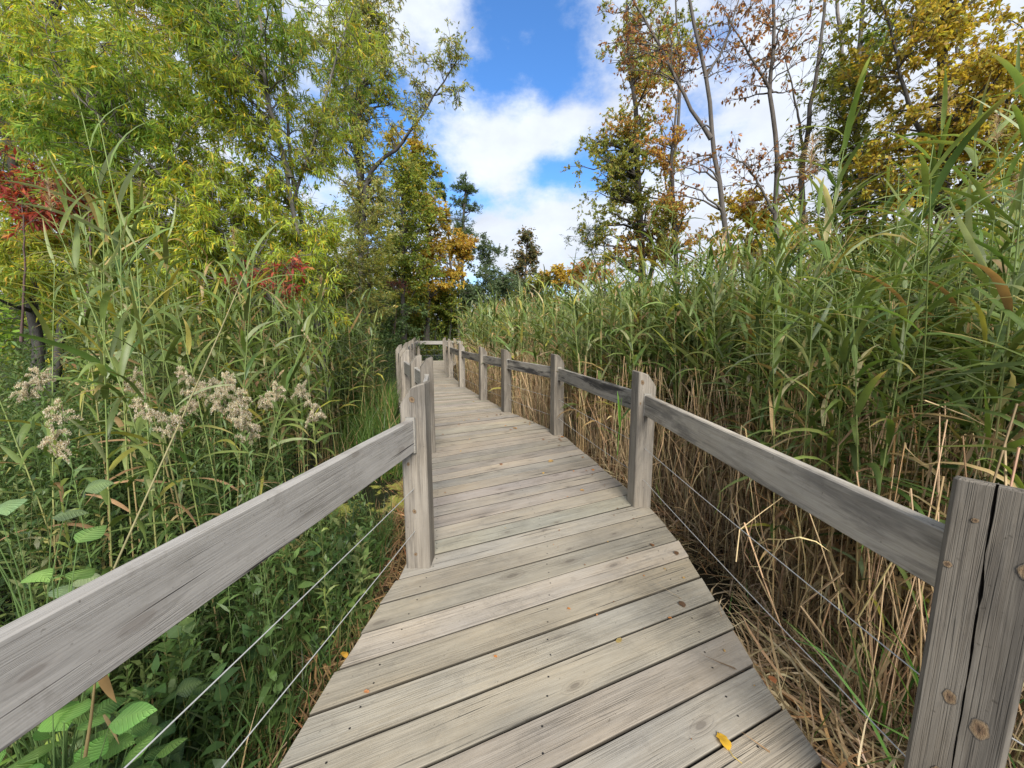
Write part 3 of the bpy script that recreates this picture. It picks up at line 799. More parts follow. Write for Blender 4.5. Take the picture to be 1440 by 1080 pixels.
for n_, i in enumerate(ind):
    sm, bm_, pm = protos[(int(gp.integers(14)) if allP[i, 0] - edge_x(REDGE, allP[i, 1]) > 1.1 else (0, 1, 4, 5, 8, 12)[int(gp.integers(6))]) if grp[i] == 0 else 14 + int(gp.integers(10)) if grp[i] == 1 else (16, 20, 17, 21)[int(gp.integers(4))]]
    o = bpy.data.objects.new('reed', sm); COL.objects.link(o)
    o.location = base3[i]; s = allH[i] / 2.6; o.scale = (s, s, s) if s > .9 else (.95, .95, s); o.rotation_euler = (gp.normal() * .05, gp.normal() * .05 - (.09 * abs(gp.normal()) * float(np.clip((allP[i, 0] - edge_x(REDGE, allP[i, 1]) - 1.0) / .8, 0, 1)) if grp[i] == 0 else 0), gp.uniform(0, 6.283))
    tag(o, REED_GRP[grp[i]][0], 'reed', REED_GRP[grp[i]][1])
    ch = bpy.data.objects.new('leaves', bm_); COL.objects.link(ch); ch.parent = o
    if pm: c2 = bpy.data.objects.new('seed_plume', pm); COL.objects.link(c2); c2.parent = o
for gi, nm, lab in (((0,), 'reed_bed', 'deep bed of green reeds with tan lower stems filling the right bank'), ((1, 2), 'reed_bed', 'green reeds growing behind the goldenrods on the left bank')):
    sel = rest[np.isin(grp[rest], gi)]
    far = zc[sel] > 7
    b = MB(); g_ = np.random.default_rng(31 + gi[0])
    for ss, nl, seg, wm in ((sel[~far], 13, 4, 1.2), (sel[far], 11, 3, 1.5)):
        if len(ss) == 0: continue
        st, bl = reeds(base3[ss], allH[ss], g_, nl=nl, seg=seg, wmul=wm, sides=3, dead=.06 if gi == (0,) else .02, dk=1.0 if gi == (0,) else .3)
        b.add(*st); b.add(bl[0], bl[1], bl[2], None, 1)
    tag(b.build(nm, [M_STEM, M_BLADE]), lab, 'reeds', kind='stuff')

# ------------------------------------------------------------------ dead straw under the reeds on the right
gs = np.random.default_rng(77)
b = MB()
P = scatter(6500, -2.2, 6, .4, 14, lambda x, y: (x > edge_x(REDGE, y) + .30 + .18 * (y < 4)) & (x < edge_x(REDGE, y) + 2.2), gs)
keep = gs.random(len(P)) < np.clip(1.6 - (P[:, 0] - edge_x(REDGE, P[:, 1])) / 2.0, .25, 1); P = P[keep]; n = len(P)
B3 = np.column_stack([P, mound(P[:, 0], P[:, 1]) - .02])
az = gs.uniform(0, 6.283, n); tl_ = np.abs(gs.normal(size=n)) * .19; hh = gs.uniform(.55, 1.6, n)
t = np.linspace(0, 1, 4)
k2 = gs.normal(size=n) * .25
SP = B3[:, None] + np.stack([np.sin(tl_)[:, None] * np.cos(az)[:, None] * hh[:, None] * t + 0 * t, np.sin(tl_)[:, None] * np.sin(az)[:, None] * hh[:, None] * t, np.cos(tl_)[:, None] * hh[:, None] * t], -1)
SP[:, 2:, 0] += (k2 * .3)[:, None]; SP[:, 3, 1] += k2 * .25
V, F, nv = tubes(SP, np.broadcast_to((gs.uniform(.0018, .0042, n))[:, None], (n, 4)), 3)
b.add(V, F, np.repeat(pick([(.40, .30, .18), (.28, .20, .11), TAN_L, (.34, .225, .12)], n, gs, [.4, .28, .16, .16]), nv, axis=0))
m_ = 7500
i0 = gs.integers(0, n, m_); P3 = SP[i0, gs.integers(1, 4, m_)]
V, F, nv = ribbons(P3, gs.uniform(0, 6.283, m_), gs.uniform(-1.2, .9, m_), gs.uniform(.4, 2.2, m_), gs.uniform(.16, .42, m_), gs.uniform(.003, .008, m_), 3, roll=gs.normal(size=m_) * .6, bend=gs.normal(size=m_) * .6)
b.add(V, F, np.repeat(pick([(.31, .23, .13), (.20, .14, .075), TAN_L, (.25, .165, .085), (.12, .15, .04)], m_, gs, [.38, .34, .1, .12, .06]), nv, axis=0))
tag(b.build('dry_reed_straw', M_STRAW), 'tangle of tan dead reed stems under the right reed bed', 'straw', kind='stuff')
# flattened litter on the ground beside the right edge
b = MB(); n = 11000
P = scatter(n, .6, 4.2, .2, 6, lambda x, y: (x > edge_x(REDGE, y) + .01) & (x < edge_x(REDGE, y) + 1.5) & ~((x < edge_x(REDGE, y) + .38) & (y > 2.05) & (y < 3.2) & (gs.random(len(x)) < .85)), gs)
dr = P[:, 0] - edge_x(REDGE, P[:, 1])
z = mound(P[:, 0], P[:, 1]) + gs.random(n) * .17 + .24 * np.exp(-(dr / .16) ** 2) * (P[:, 1] < 2.2) * gs.random(n)
V, F, nv = ribbons(np.column_stack([P, z]), gs.normal(1.9, .9, n), gs.normal(.08, .22, n), gs.normal(.1, .3, n), gs.uniform(.10, .42, n), gs.uniform(.0022, .0075, n), 3, roll=gs.normal(size=n) * .5, bend=gs.normal(size=n) * .5)
b.add(V, F, np.repeat(pick([(.30, .225, .13), (.19, .135, .075), (.42, .34, .22), (.13, .09, .05), (.27, .15, .07)], n, gs, [.36, .28, .12, .16, .08]), nv, axis=0))
tag(b.build('reed_litter', M_STRAW), 'flattened tan reed litter on the ground beside the right deck edge', 'litter', kind='stuff')
b = MB(); n = 5200
P = scatter(n, -2.6, 0, .3, 5, lambda x, y: (x < edge_x(LEDGE, y) + .02) & (x > edge_x(LEDGE, y) - .9), gs)
z = mound(P[:, 0], P[:, 1]) + gs.random(n) * .10
V, F, nv = ribbons(np.column_stack([P, z]), gs.normal(2.2, 1.1, n), gs.normal(.1, .25, n), gs.normal(.1, .3, n), gs.uniform(.08, .32, n), gs.uniform(.002, .006, n), 3, roll=gs.normal(size=n) * .5, bend=gs.normal(size=n) * .5)
b.add(V, F, np.repeat(pick([TAN_D, (.13, .085, .04), TAN, (.25, .11, .05)], n, gs, [.4, .35, .15, .1]), nv, axis=0))
tag(b.build('leaf_litter', M_STRAW), 'brown dead leaf litter on the ground beside the left deck edge', 'litter', kind='stuff')

# ------------------------------------------------------------------ undergrowth and grass on the left
gu = np.random.default_rng(91)
HERB = [(.038, .072, .02), (.062, .108, .028), (.095, .145, .04), (.14, .175, .06), (.19, .175, .06)]


def herbs(P, h, g, nl, Lm, Wm, pal, w=None, seg=2, lean=.14):
    n = len(P); az = g.uniform(0, 6.283, n); lm = np.abs(g.normal(size=n)) * lean
    t = np.linspace(0, 1, 4)
    on = lambda tt: P[:, None] + np.stack([(np.cos(az) * lm * h)[:, None] * tt ** 1.5, (np.sin(az) * lm * h)[:, None] * tt ** 1.5, h[:, None] * tt], -1)
    V, F, nv = tubes(on(np.broadcast_to(t, (n, 4))), np.linspace(.0028, .001, 4)[None], 3)
    st = (V, F, np.repeat(pick([(.08, .11, .035), (.10, .12, .04)], n, g), nv, axis=0))
    tl = .12 + .88 * (np.arange(nl)[None] + g.random((n, nl))) / nl
    LPt = on(tl).reshape(-1, 3); M = n * nl; tf = tl.ravel()
    a = (g.uniform(0, 6.283, n)[:, None] + 2.4 * np.arange(nl)[None]).ravel() + g.normal(size=M) * .3
    Lf = Lm * g.uniform(.7, 1.25, M) * np.interp(tf, [.1, .5, 1], [1.1, 1, .5])
    V, F, nv = ribbons(LPt, a, R(28) + R(30) * tf + g.normal(size=M) * .25, R(50) + g.normal(size=M) * .3, Lf, Wm * g.uniform(.75, 1.3, M), seg, np.interp(np.linspace(0, 1, seg + 1), [0, .4, 1], [.25, 1, .04]), None, g.normal(size=M) * .35)
    plant = np.repeat(pick(pal, n, g, w, .1), nl, axis=0) * (1 + g.normal(size=(M, 1)) * .18)
    return st, (V, F, np.repeat(np.clip(plant, .01, 1), nv, axis=0))


b = MB()
P = scatter(1500, -5.5, -.7, .45, 4.6, lambda x, y: (x < edge_x(LEDGE, y) - .28 - .25 * (y < 2)) & ((y < 3.2) | (x < edge_x(LEDGE, y) - 1.3)), gu)
dl = edge_x(LEDGE, P[:, 1]) - P[:, 0]
h = np.clip(.36 + .46 * np.clip(dl / 1.6, 0, 1), .3, 1.1) * gu.uniform(.7, 1.2, len(P)) + .12
st, lf = herbs(np.column_stack([P, mound(P[:, 0], P[:, 1]) - .02]), h, gu, 34, .088, .0095, HERB, [.22, .34, .26, .13, .05])
b.add(*st); b.add(*lf)
P = scatter(330, -4.5, -.7, .4, 4.0, lambda x, y: (x < edge_x(LEDGE, y) - .22) & ((y < 3) | (x < edge_x(LEDGE, y) - 1.3)), gu)
st, lf = herbs(np.column_stack([P, mound(P[:, 0], P[:, 1]) - .02]), gu.uniform(.25, .8, len(P)), gu, 12, .11, .022, HERB, [.25, .4, .25, .1, .0], 3)
b.add(*st); b.add(*lf)
tag(b.build('undergrowth', M_HERB), 'dense low mixed green weeds under the left railing', 'undergrowth', kind='stuff')
b = MB()
P = scatter(2600, -16, -1, 3.6, 17, lambda x, y: (x < edge_x(LEDGE, y) - .5 - 1.1 * (y < 6.5)) & (x > -1.45 * y), gu)
st, lf = herbs(np.column_stack([P, mound(P[:, 0], P[:, 1]) - .02]), gu.uniform(.8, 1.9, len(P)), gu, 22, .16, .015, HERB, [.3, .36, .2, .1, .04])
b.add(*st); b.add(*lf)
P = scatter(1500, -16, 14, 5, 25, lambda x, y: ((x > edge_x(REDGE, y) + 4) & (y < 20)) | (y > 19.6), gu)
st, lf = herbs(np.column_stack([P, mound(P[:, 0], P[:, 1]) - .02]), gu.uniform(1.2, 2.4, len(P)), gu, 22, .2, .02, HERB, [.3, .36, .2, .1, .04])
b.add(*st); b.add(*lf)
tag(b.build('undergrowth', M_HERB), 'tall weeds deeper in the marsh behind the reeds', 'undergrowth', kind='stuff')


def grass(P, g, per, h, w, pal, wts=None):
    n = len(P) * per; B = np.repeat(P, per, axis=0) + np.column_stack([g.normal(size=(n, 2)) * .05, np.zeros(n)])
    hl = np.repeat(h, per) * g.uniform(.55, 1.15, n)
    V, F, nv = ribbons(B, g.uniform(0, 6.283, n), R(80) + g.normal(size=n) * .14, np.abs(g.normal(size=n)) * .8 + .1, hl, w * g.uniform(.7, 1.3, n), 4, None, None, g.normal(size=n) * .5)
    return V, F, np.repeat(pick(pal, n, g, wts), nv, axis=0)


b = MB()
P = scatter(620, -2.8, -.6, .6, 3.4, lambda x, y: (x < edge_x(LEDGE, y) - .26) & (x > edge_x(LEDGE, y) - 1.2), gu)
b.add(*grass(np.column_stack([P, mound(P[:, 0], P[:, 1]) - .02]), gu, 12, gu.uniform(.2, .55, len(P)), .0038, HERB + [TAN], [.2, .3, .25, .15, .05, .05]))
P = scatter(150, -3.6, -1.4, 4.6, 9.5, lambda x, y: (x < edge_x(LEDGE, y) - .12) & (x > edge_x(LEDGE, y) - 1.1), gu)
b.add(*grass(np.column_stack([P, mound(P[:, 0], P[:, 1]) - .04]), gu, 20, gu.uniform(.6, 1.1, len(P)), .005, [(.055, .105, .02), (.08, .14, .028), (.11, .16, .04), TAN], [.4, .3, .2, .1]))
P = scatter(16, 1.0, 2.4, .5, 3.5, lambda x, y: (x > edge_x(REDGE, y) + .3) & (x < edge_x(REDGE, y) + .9), gu)
b.add(*grass(np.column_stack([P, mound(P[:, 0], P[:, 1]) - .02]), gu, 6, gu.uniform(.3, .75, len(P)), .006, [(.06, .14, .025), (.10, .2, .035)]))
tag(b.build('grass', M_BLADE), 'green grass tufts along both edges of the boardwalk', 'grass', kind='stuff')


# ------------------------------------------------------------------ goldenrods gone to seed
def goldenrod_proto(g):
    h = g.uniform(.95, 1.15); P = np.zeros((1, 3)); hh = np.array([h])
    st, lf = herbs(P, hh, g, 46, .075, .0065, [(.09, .15, .04), (.13, .17, .04)], None, 3, .06)
    top = st[0][-3:].mean(0)
    b = MB(); n = 13
    az = g.uniform(0, 6.283, n); z = -g.random(n) * .07
    base = top + np.column_stack([np.zeros(n), np.zeros(n), z])
    Ls = g.uniform(.03, .062, n) * (1 + .5 * (-z / .07)); e0 = g.uniform(.35, 1.2, n); drp = g.uniform(.6, 1.8, n)
    for i in range(n):
        k = 6; tt = np.linspace(0, 1, k); e = e0[i] - drp[i] * (tt[1:] + tt[:-1]) / 2
        d = np.stack([np.cos(e) * math.cos(az[i]), np.cos(e) * math.sin(az[i]), np.sin(e)], -1) * Ls[i] / (k - 1)
        pts = np.vstack([base[i], base[i] + np.cumsum(d, 0)])
        V, F, nv = tubes(pts[None], np.full((1, k), .0007), 3); b.add(V, F, (.2, .16, .08))
        m = 190; u = g.uniform(.15, 1, m); ix = np.minimum((u * (k - 1)).astype(int), k - 2); f = (u * (k - 1) - ix)[:, None]
        Q = pts[ix] * (1 - f) + pts[ix + 1] * f + g.normal(size=(m, 3)) * .0028
        V, F, nv = ribbons(Q, g.uniform(0, 6.283, m), g.uniform(-.5, 1.5, m), g.normal(size=m), g.uniform(.003, .0065, m), g.uniform(.0008, .0017, m), 2, [.5, 1, .3], None, g.uniform(0, 3, m))
        b.add(V, F, np.repeat(pick([(.46, .415, .33), (.37, .32, .235), (.55, .51, .43), (.24, .18, .11)], m, g, [.4, .3, .2, .1]), nv, axis=0))
    return h, MB().add(*st).mesh('goldenrod_stem', M_STEM), MB().add(*lf).mesh('goldenrod_leaves', M_HERB), b.mesh('goldenrod_head', M_FLUFF)


gg = np.random.default_rng(15)
ORD = 'first second third fourth fifth sixth seventh eighth ninth tenth eleventh twelfth thirteenth'.split()
gprot = [goldenrod_proto(gg) for _ in range(6)]
# flower heads measured in the photo: (u, v of the head), distance
heads = [(40, 535, 1.9), (25, 555, 1.7), (95, 580, 1.6), (185, 545, 2.0), (262, 548, 1.9), (290, 552, 2.0), (330, 540, 1.95), (345, 560, 1.85), (380, 552, 2.0), (438, 583, 1.9), (362, 590, 1.7), (352, 612, 1.75), (285, 577, 1.7),
         (325, 580, 1.8), (215, 575, 1.7), (65, 632, 1.4), (300, 540, 2.2), (240, 600, 1.6), (395, 570, 2.1), (410, 555, 2.3), (270, 530, 2.2)]
GL = {9: 'goldenrod with broad flat grey seed head nearest the left corner post', 10: 'goldenrod with stepped spiky grey seed head left of the broad flat one', 2: 'goldenrod with long brownish drooping seed head at far left'}
rank = {i: k for k, i in enumerate(sorted(range(len(heads)), key=lambda i: heads[i][0]))}
for i, (u, v, yy) in enumerate(heads):
    k = rank[i]
    where = ORD[k] + ' goldenrod seed head from the left picture edge, above the left rail' if k < 12 else ORD[len(heads) - 1 - k] + ' goldenrod seed head from the left corner post, above the left rail'
    p = at(u, v - 8, yy); h0, sm, lm_, hm = gprot[i % 6]
    x, y = p[0], p[1]; gz = float(mound(np.array(x), np.array(y)))
    hgt = p[2] - gz + .02
    o = bpy.data.objects.new('goldenrod', sm); COL.objects.link(o); o.location = (x, y, gz); s = max(.5, min(1.7, hgt / h0)); o.scale = (.84, .84, s); o.rotation_euler = (0, 0, gg.uniform(0, 6.28))
    tag(o, GL.get(i, where), 'goldenrod', 'goldenrods of the left bank')
    for nm, me in (('leaves', lm_), ('seed_head', hm)):
        ch = bpy.data.objects.new(nm, me); COL.objects.link(ch); ch.parent = o


# ------------------------------------------------------------------ broad leaved plants
def ovate(P, az, e0, L, W, g, cols):
    n = len(P)
    V, F, nv = ribbons(P, az, e0, R(55) + g.normal(size=n) * .2, L, W, 6, [.12, .72, 1, .92, .7, .38, .02], .22, g.normal(size=n) * .35)
    C = np.repeat(cols, nv, axis=0).reshape(n, 7, 3, 3)
    C[:, :, 1] = C[:, :, 1] * .8 + np.array([.12, .16, .05]) * .45       # paler midrib
    return V, F, C.reshape(-1, 3)


gb = np.random.default_rng(44)
broad = [((30, 1040), .74, .25, 40, .08, 'bright green broad leaved plant in the bottom left corner', (.085, .18, .04)),
         ((95, 1010), .92, .25, 34, .072, 'leafy broad leaved plant under the left rail near its hanging dry leaf', (.075, .16, .035)),
         ((165, 1060), 1.0, .1, 30, .072, 'dark green broad leaved plant low under the left rail', (.035, .075, .022)),
         ((15, 800), .95, .65, 34, .08, 'broad leaved plant rising behind the left rail at the picture edge', (.09, .175, .04)),
         ((60, 850), 1.0, .6, 12, .08, 'broad leaved plant with yellowing leaves behind the left rail', (.16, .22, .04)),
         ((10, 640), 1.35, .85, 12, .09, 'pale broad leaved plant behind the goldenrods at far left', (.12, .17, .08)),
         ((215, 950), 1.3, .2, 16, .08, 'dark leafy broad leaved plant beside the grass under the left rail', (.035, .075, .025))]
for (u, v), yy, z0, n, Lm, lab, colr in broad:
    p = at(u, v, yy); gz = float(mound(np.array(p[0]), np.array(p[1])))
    root = empty('broadleaf_plant', (p[0], p[1], gz)); tag(root, lab, 'plant')
    top = max(p[2] - gz, .25)
    zz = top * (.45 + .55 * gb.random(n)); a = gb.uniform(0, 6.283, n); sp = .05 + .13 * gb.random(n)
    tip = np.column_stack([np.cos(a) * sp, np.sin(a) * sp, zz]); mid_ = tip * [.35, .35, .7]
    SPp = np.stack([np.zeros((n, 3)), mid_, tip], 1)
    V, F, nv = tubes(SPp, np.array([[.0028, .002, .0012]]), 5); MB().add(V, F, (.08, .13, .04)).build('stems', M_STEM, root)
    V, F, C = ovate(tip, a, gb.uniform(.1, .7, n), Lm * gb.uniform(.7, 1.25, n), Lm * .42 * gb.uniform(.8, 1.2, n), gb, pick([colr, tuple(np.array(colr) * .8), tuple(np.array(colr) * 1.25)], n, gb))
    MB().add(V, F, C, np.tile(np.stack([np.repeat(np.linspace(0, 1, 7), 3), np.tile([-1., 0, 1], 7), np.zeros(21)], -1), (n, 1))).build('leaves', M_BROAD, root, True)

# ------------------------------------------------------------------ single dry stalks and drooping blades that stand out


def stalk(name, label, pts, r, colr, blades=()):
    P = np.array(pts, float); o0 = P[0].copy()
    V, F, _ = tubes((P - o0)[None], np.linspace(r, r * .6, len(P))[None], 6)
    o = MB().add(V, F, colr).build(name, M_STRAW, None, True); o.location = o0; tag(o, label, 'reed stalk')
    for p, az_, e_, dr_, L_, W_, cc in blades:
        V, F, _ = ribbons((np.array([p]) - o0), az_, e_, dr_, L_, W_, 7, None, .25, .3)
        MB().add(V, F, cc).build('leaf', M_BLADE, o, True)
    return o


stalk('dry_reed', 'pale slanting reed stalk leaning right across the left goldenrods', [at(160, 800, 1.25), at(205, 700, 1.45), at(255, 590, 1.62), at(310, 465, 1.8), at(352, 365, 1.95)], .0038, (.20, .18, .09),
      [(at(215, 690, 1.47), 2.4, .6, 1.6, .22, .012, (.22, .24, .10)), (at(330, 420, 1.85), .4, .9, 1.2, .4, .015, G_LT), (at(345, 380, 1.9), 2.6, .9, .8, .34, .014, G_MD), (at(352, 365, 1.95), 1.0, 1.2, .6, .3, .012, G_LT)])
stalk('dry_reed', 'tan rolled leaf hanging below the left rail', [at(118, 1075, .8), at(128, 1010, .82), at(134, 955, .84)], .004, (.24, .18, .08),
      [(at(141, 940, .80), .3, -1.45, -.15, .10, .011, (.42, .25, .12)), (at(146, 1005, .80), -.1, -1.1, .25, .085, .0035, (.28, .2, .1))])
stalk('dry_reed', 'bent pale stalk leaning on the right cables', [at(1035, 790, 1.9), at(1040, 745, 2.0), at(1072, 720, 2.05), at(1102, 698, 2.1)], .0035, TAN_L)
stalk('dry_reed', 'straight orange tan stalk standing by the dark gap in the right reeds', [at(1250, 720, 1.75), at(1256, 640, 1.8), at(1265, 560, 1.85)], .006, (.42, .25, .10))
stalk('dry_reed', 'thin tan stalk beside the orange tan one in the dark gap', [at(1292, 650, 2.0), at(1286, 600, 2.0), at(1282, 570, 2.0)], .005, (.36, .2, .09))
stalk('dry_reed', 'pale stalk crossing in front of the right reed gap', [at(1300, 563, 1.5), at(1360, 585, 1.5), at(1445, 630, 1.45)], .003, TAN_L)
stalk('bright_reed', 'bright green iris blades beside the near right post', [at(1315, 1010, 1.15), at(1308, 940, 1.15)], .004, (.1, .2, .04),
      [(at(1315, 1000, 1.15), 2.0, 1.5, .25, .44, .012, (.09, .22, .04)), (at(1300, 990, 1.15), 2.6, 1.35, .5, .36, .010, (.07, .18, .035)), (at(1325, 1005, 1.18), .6, 1.45, .4, .40, .011, (.10, .22, .05))])
stalk('bright_reed', 'fresh green reed growing against the second right post', [at(868, 640, 3.25), at(872, 590, 3.25), at(874, 560, 3.25)], .004, (.12, .24, .04),
      [(at(870, 620, 3.25), 3.0, 1.1, 1.5, .3, .012, (.12, .24, .05)), (at(872, 600, 3.25), 1.6, 1.4, .4, .32, .014, (.14, .3, .04)), (at(874, 590, 3.25), .2, 1.1, 1.0, .34, .010, (.1, .2, .05))])

# ------------------------------------------------------------------ trees
PAL = {
    'willow': ([(.28, .31, .035), (.21, .27, .035), (.15, .21, .035), (.36, .34, .04), (.46, .31, .04), (.24, .28, .10)], [.28, .26, .2, .12, .05, .09]),
    'willow_dark': ([(.16, .24, .04), (.11, .19, .035), (.22, .28, .045), (.36, .31, .04)], [.4, .3, .22, .08]),
    'greygreen': ([(.20, .23, .08), (.25, .255, .09), (.16, .19, .06), (.34, .28, .07), (.38, .32, .10)], [.34, .26, .2, .12, .08]),
    'bright': ([(.18, .225, .045), (.14, .185, .04), (.24, .26, .05), (.33, .27, .035)], [.4, .28, .22, .1]),
    'yellow': ([(.36, .25, .04), (.42, .30, .05), (.29, .25, .05), (.33, .19, .04)], [.4, .25, .2, .15]),
    'olive': ([(.20, .21, .045), (.26, .24, .04), (.14, .17, .04)], [.4, .3, .3]),
    'dark': ([(.06, .095, .04), (.08, .12, .045), (.10, .14, .05)], [.4, .4, .2]),
    'blue': ([(.09, .13, .07), (.13, .165, .09), (.07, .105, .05)], [.4, .3, .3]),
    'red': ([(.25, .04, .03), (.33, .08, .045), (.17, .026, .022), (.36, .15, .05)], [.4, .3, .2, .1]),
    'poplar': ([(.22, .25, .06), (.28, .28, .075), (.17, .21, .05), (.34, .27, .07)], [.35, .3, .2, .15]),
    'rust': ([(.44, .23, .06), (.34, .17, .055), (.36, .29, .07)], [.4, .3, .3]),
    'maroon': ([(.10, .02, .02), (.15, .03, .025), (.2, .10, .04)], [.5, .3, .2]),
    'orange': ([(.34, .18, .05), (.28, .14, .04), (.40, .25, .06), (.22, .11, .04)], [.35, .3, .2, .15]),
    'brown': ([(.22, .10, .045), (.28, .13, .05), (.16, .08, .04), (.33, .17, .05)], [.35, .3, .2, .15]),
    'gold': ([(.36, .29, .04), (.32, .25, .04), (.27, .26, .045), (.40, .27, .045), (.28, .18, .04)], [.3, .26, .2, .14, .1]),
    'oak': ([(.09, .10, .05), (.14, .11, .05), (.19, .12, .05), (.07, .085, .04)], [.35, .3, .15, .2]),
}


LEAFMUL = {'willow_tree': 2.15, 'bare_tree': 1.2, 'autumn_tree': 1.8, 'sumac': 1.2, 'oak_tree': 1.2, 'poplar_tree': 3.2, 'maple_tree': 1.1, 'tall_tree': 1.5, 'locust_tree': 1.6}


def bez(a, m, b, t):
    return ((1 - t) ** 2)[..., None] * a + (2 * t * (1 - t))[..., None] * m + (t ** 2)[..., None] * b


def tree(name, label, cat, trunks, blobs, leaf, pal, seed, bark=(.09, .075, .06), group=None, pal2=None, noise_s=1.0, thr=.25, twig=1.0, sparse=1.0, hang=0.0, sec=7, twn=4):
    """trunks: list of (points, base radius, tip radius); blobs: (centre, (rx,ry,rz), branches, leaves); leaf: (length, half width, e_mean, e_sd)"""
    g = np.random.default_rng(seed)
    o0 = np.array(trunks[0][0][0], float)
    wood = MB(); tp = []; tr = []
    for pts, r0, r1 in trunks:
        P = np.array(pts, float); n = 16
        s = np.linspace(0, len(P) - 1, n); i = np.minimum(s.astype(int), len(P) - 2)
        # Catmull-Rom through the given points
        Pp = np.vstack([2 * P[0] - P[1], P, 2 * P[-1] - P[-2]]); f = (s - i)[:, None]
        p0, p1, p2, p3 = Pp[i], Pp[i + 1], Pp[i + 2], Pp[i + 3]
        Q = .5 * (2 * p1 + (p2 - p0) * f + (2 * p0 - 5 * p1 + 4 * p2 - p3) * f ** 2 + (3 * p1 - p0 - 3 * p2 + p3) * f ** 3)
        Q[1:-1] += g.normal(size=(n - 2, 3)) * r0 * .25
        rad = np.linspace(r0, r1, n); rad[0] *= 1.35; rad[1] *= 1.08
        V, F, nv = tubes((Q - o0)[None], rad[None], 9); wood.add(V, F, np.array(bark) * (1 + g.normal() * .05))
        tp.append(Q); tr.append(rad)
    TP = np.vstack(tp); TR = np.concatenate(tr)
    leafV = MB()
    for ctr, rad, nb, nleaf in blobs:
        ctr = np.array(ctr, float); rad = np.array(rad, float)
        d = nrm(g.normal(size=(nb, 3))); tip = ctr + d * rad * (g.random((nb, 1)) ** .45)
        base = np.empty((nb, 3)); br = np.empty(nb)
        for j in range(nb):
            dist = np.linalg.norm(TP - tip[j], axis=1) + 1.6 * np.maximum(0, TP[:, 2] - tip[j, 2] + .15 * rad[2]) + g.random(len(TP)) * rad.mean() * .8
            q_ = int(np.argmin(dist)); base[j] = TP[q_]; br[j] = TR[q_]
        mid_ = (base + tip) / 2 + g.normal(size=(nb, 3)) * rad * .10 + np.array([0, 0, .12]) * np.linalg.norm(tip - base, axis=1)[:, None]
        t = np.broadcast_to(np.linspace(0, 1, 7), (nb, 7))
        PR = bez(base[:, None], mid_[:, None], tip[:, None], t)
        PR[:, 1:-1] += g.normal(size=(nb, 5, 3)) * .015 * np.linalg.norm(tip - base, axis=1)[:, None, None]
        r0 = np.clip(br * .5, .004, .08); rr = r0[:, None] * (1 - t) + .003 * twig * t
        V, F, nv = tubes(PR - o0, rr, 5); wood.add(V, F, np.array(bark))
        ns = nb * sec
        k = np.repeat(np.arange(nb), sec); ts = g.uniform(.3, 1, ns)
        b2 = bez(base[k], mid_[k], tip[k], ts)
        d2 = nrm(nrm(tip[k] - base[k]) * .7 + g.normal(size=(ns, 3)) * .75 + np.array([0, 0, .15 - hang]))
        L2 = rad.mean() * g.uniform(.18, .45, ns); t2 = b2 + d2 * L2[:, None]; t2[:, 2] -= hang * L2 * .5
        m2 = (b2 + t2) / 2 + g.normal(size=(ns, 3)) * .06 * L2[:, None]; m2[:, 2] += .08 * L2
        tt = np.broadcast_to(np.linspace(0, 1, 4), (ns, 4)); P2 = bez(b2[:, None], m2[:, None], t2[:, None], tt)
        V, F, nv = tubes(P2 - o0, (.0042 * twig * (1 - tt) + .0014 * twig * tt), 4); wood.add(V, F, np.array(bark))
        nt_ = ns * twn; k3 = np.repeat(np.arange(ns), twn); ts = g.uniform(.25, 1, nt_)
        b3 = bez(b2[k3], m2[k3], t2[k3], ts); d3 = nrm(d2[k3] * .8 + g.normal(size=(nt_, 3)) * .7 + np.array([0, 0, -hang]))
        L3 = L2[k3] * g.uniform(.25, .6, nt_); t3 = b3 + d3 * L3[:, None]
        P3 = np.stack([b3, (b3 + t3) / 2 + np.array([0, 0, .04]) * L3[:, None], t3], 1)
        V, F, nv = tubes(P3 - o0, np.array([[.0018, .0014, .0008]]) * twig, 3); wood.add(V, F, np.array(bark))
        nleaf = int(nleaf * LEAFMUL.get(name, 1.5))
        if nleaf:
            kk = g.integers(0, nt_, nleaf); u = g.uniform(.1, 1.05, nleaf)[:, None]
            LPt = b3[kk] * (1 - u) + t3[kk] * u + g.normal(size=(nleaf, 3)) * leaf[0] * .15
            az = np.arctan2(d3[kk, 1], d3[kk, 0]) + g.normal(size=nleaf) * 1.0
            e0 = leaf[2] + g.normal(size=nleaf) * leaf[3]
            V, F, nv = ribbons(LPt - o0, az, e0, .5 + g.normal(size=nleaf) * .3, leaf[0] * g.uniform(.65, 1.3, nleaf), leaf[1] * g.uniform(.7, 1.25, nleaf), 2, [.22, 1, .05], None, g.normal(size=nleaf) * .9)
            colr = pick(PAL[pal][0], nleaf, g, PAL[pal][1])
            if pal2:
                nz = smooth_noise(LPt, noise_s, seed) + g.normal(size=nleaf) * .25
                msk = nz > thr; colr[msk] = pick(PAL[pal2][0], int(msk.sum()), g, PAL[pal2][1])
            cl = 1 + .22 * smooth_noise(LPt, noise_s * 2.3, seed + 3)
            leafV.add(V, F, np.repeat(np.clip(colr * cl[:, None], .008, .8), nv, axis=0))
    root = empty(name, o0); tag(root, label, cat, group)
    wood.build('trunk', M_BARK, root, True)
    if leafV.n: leafV.build('crown', M_LEAF, root)
    return root


def A(*l): return [at(*p) for p in l]


WL = (.10, .0078, -.45, .6)
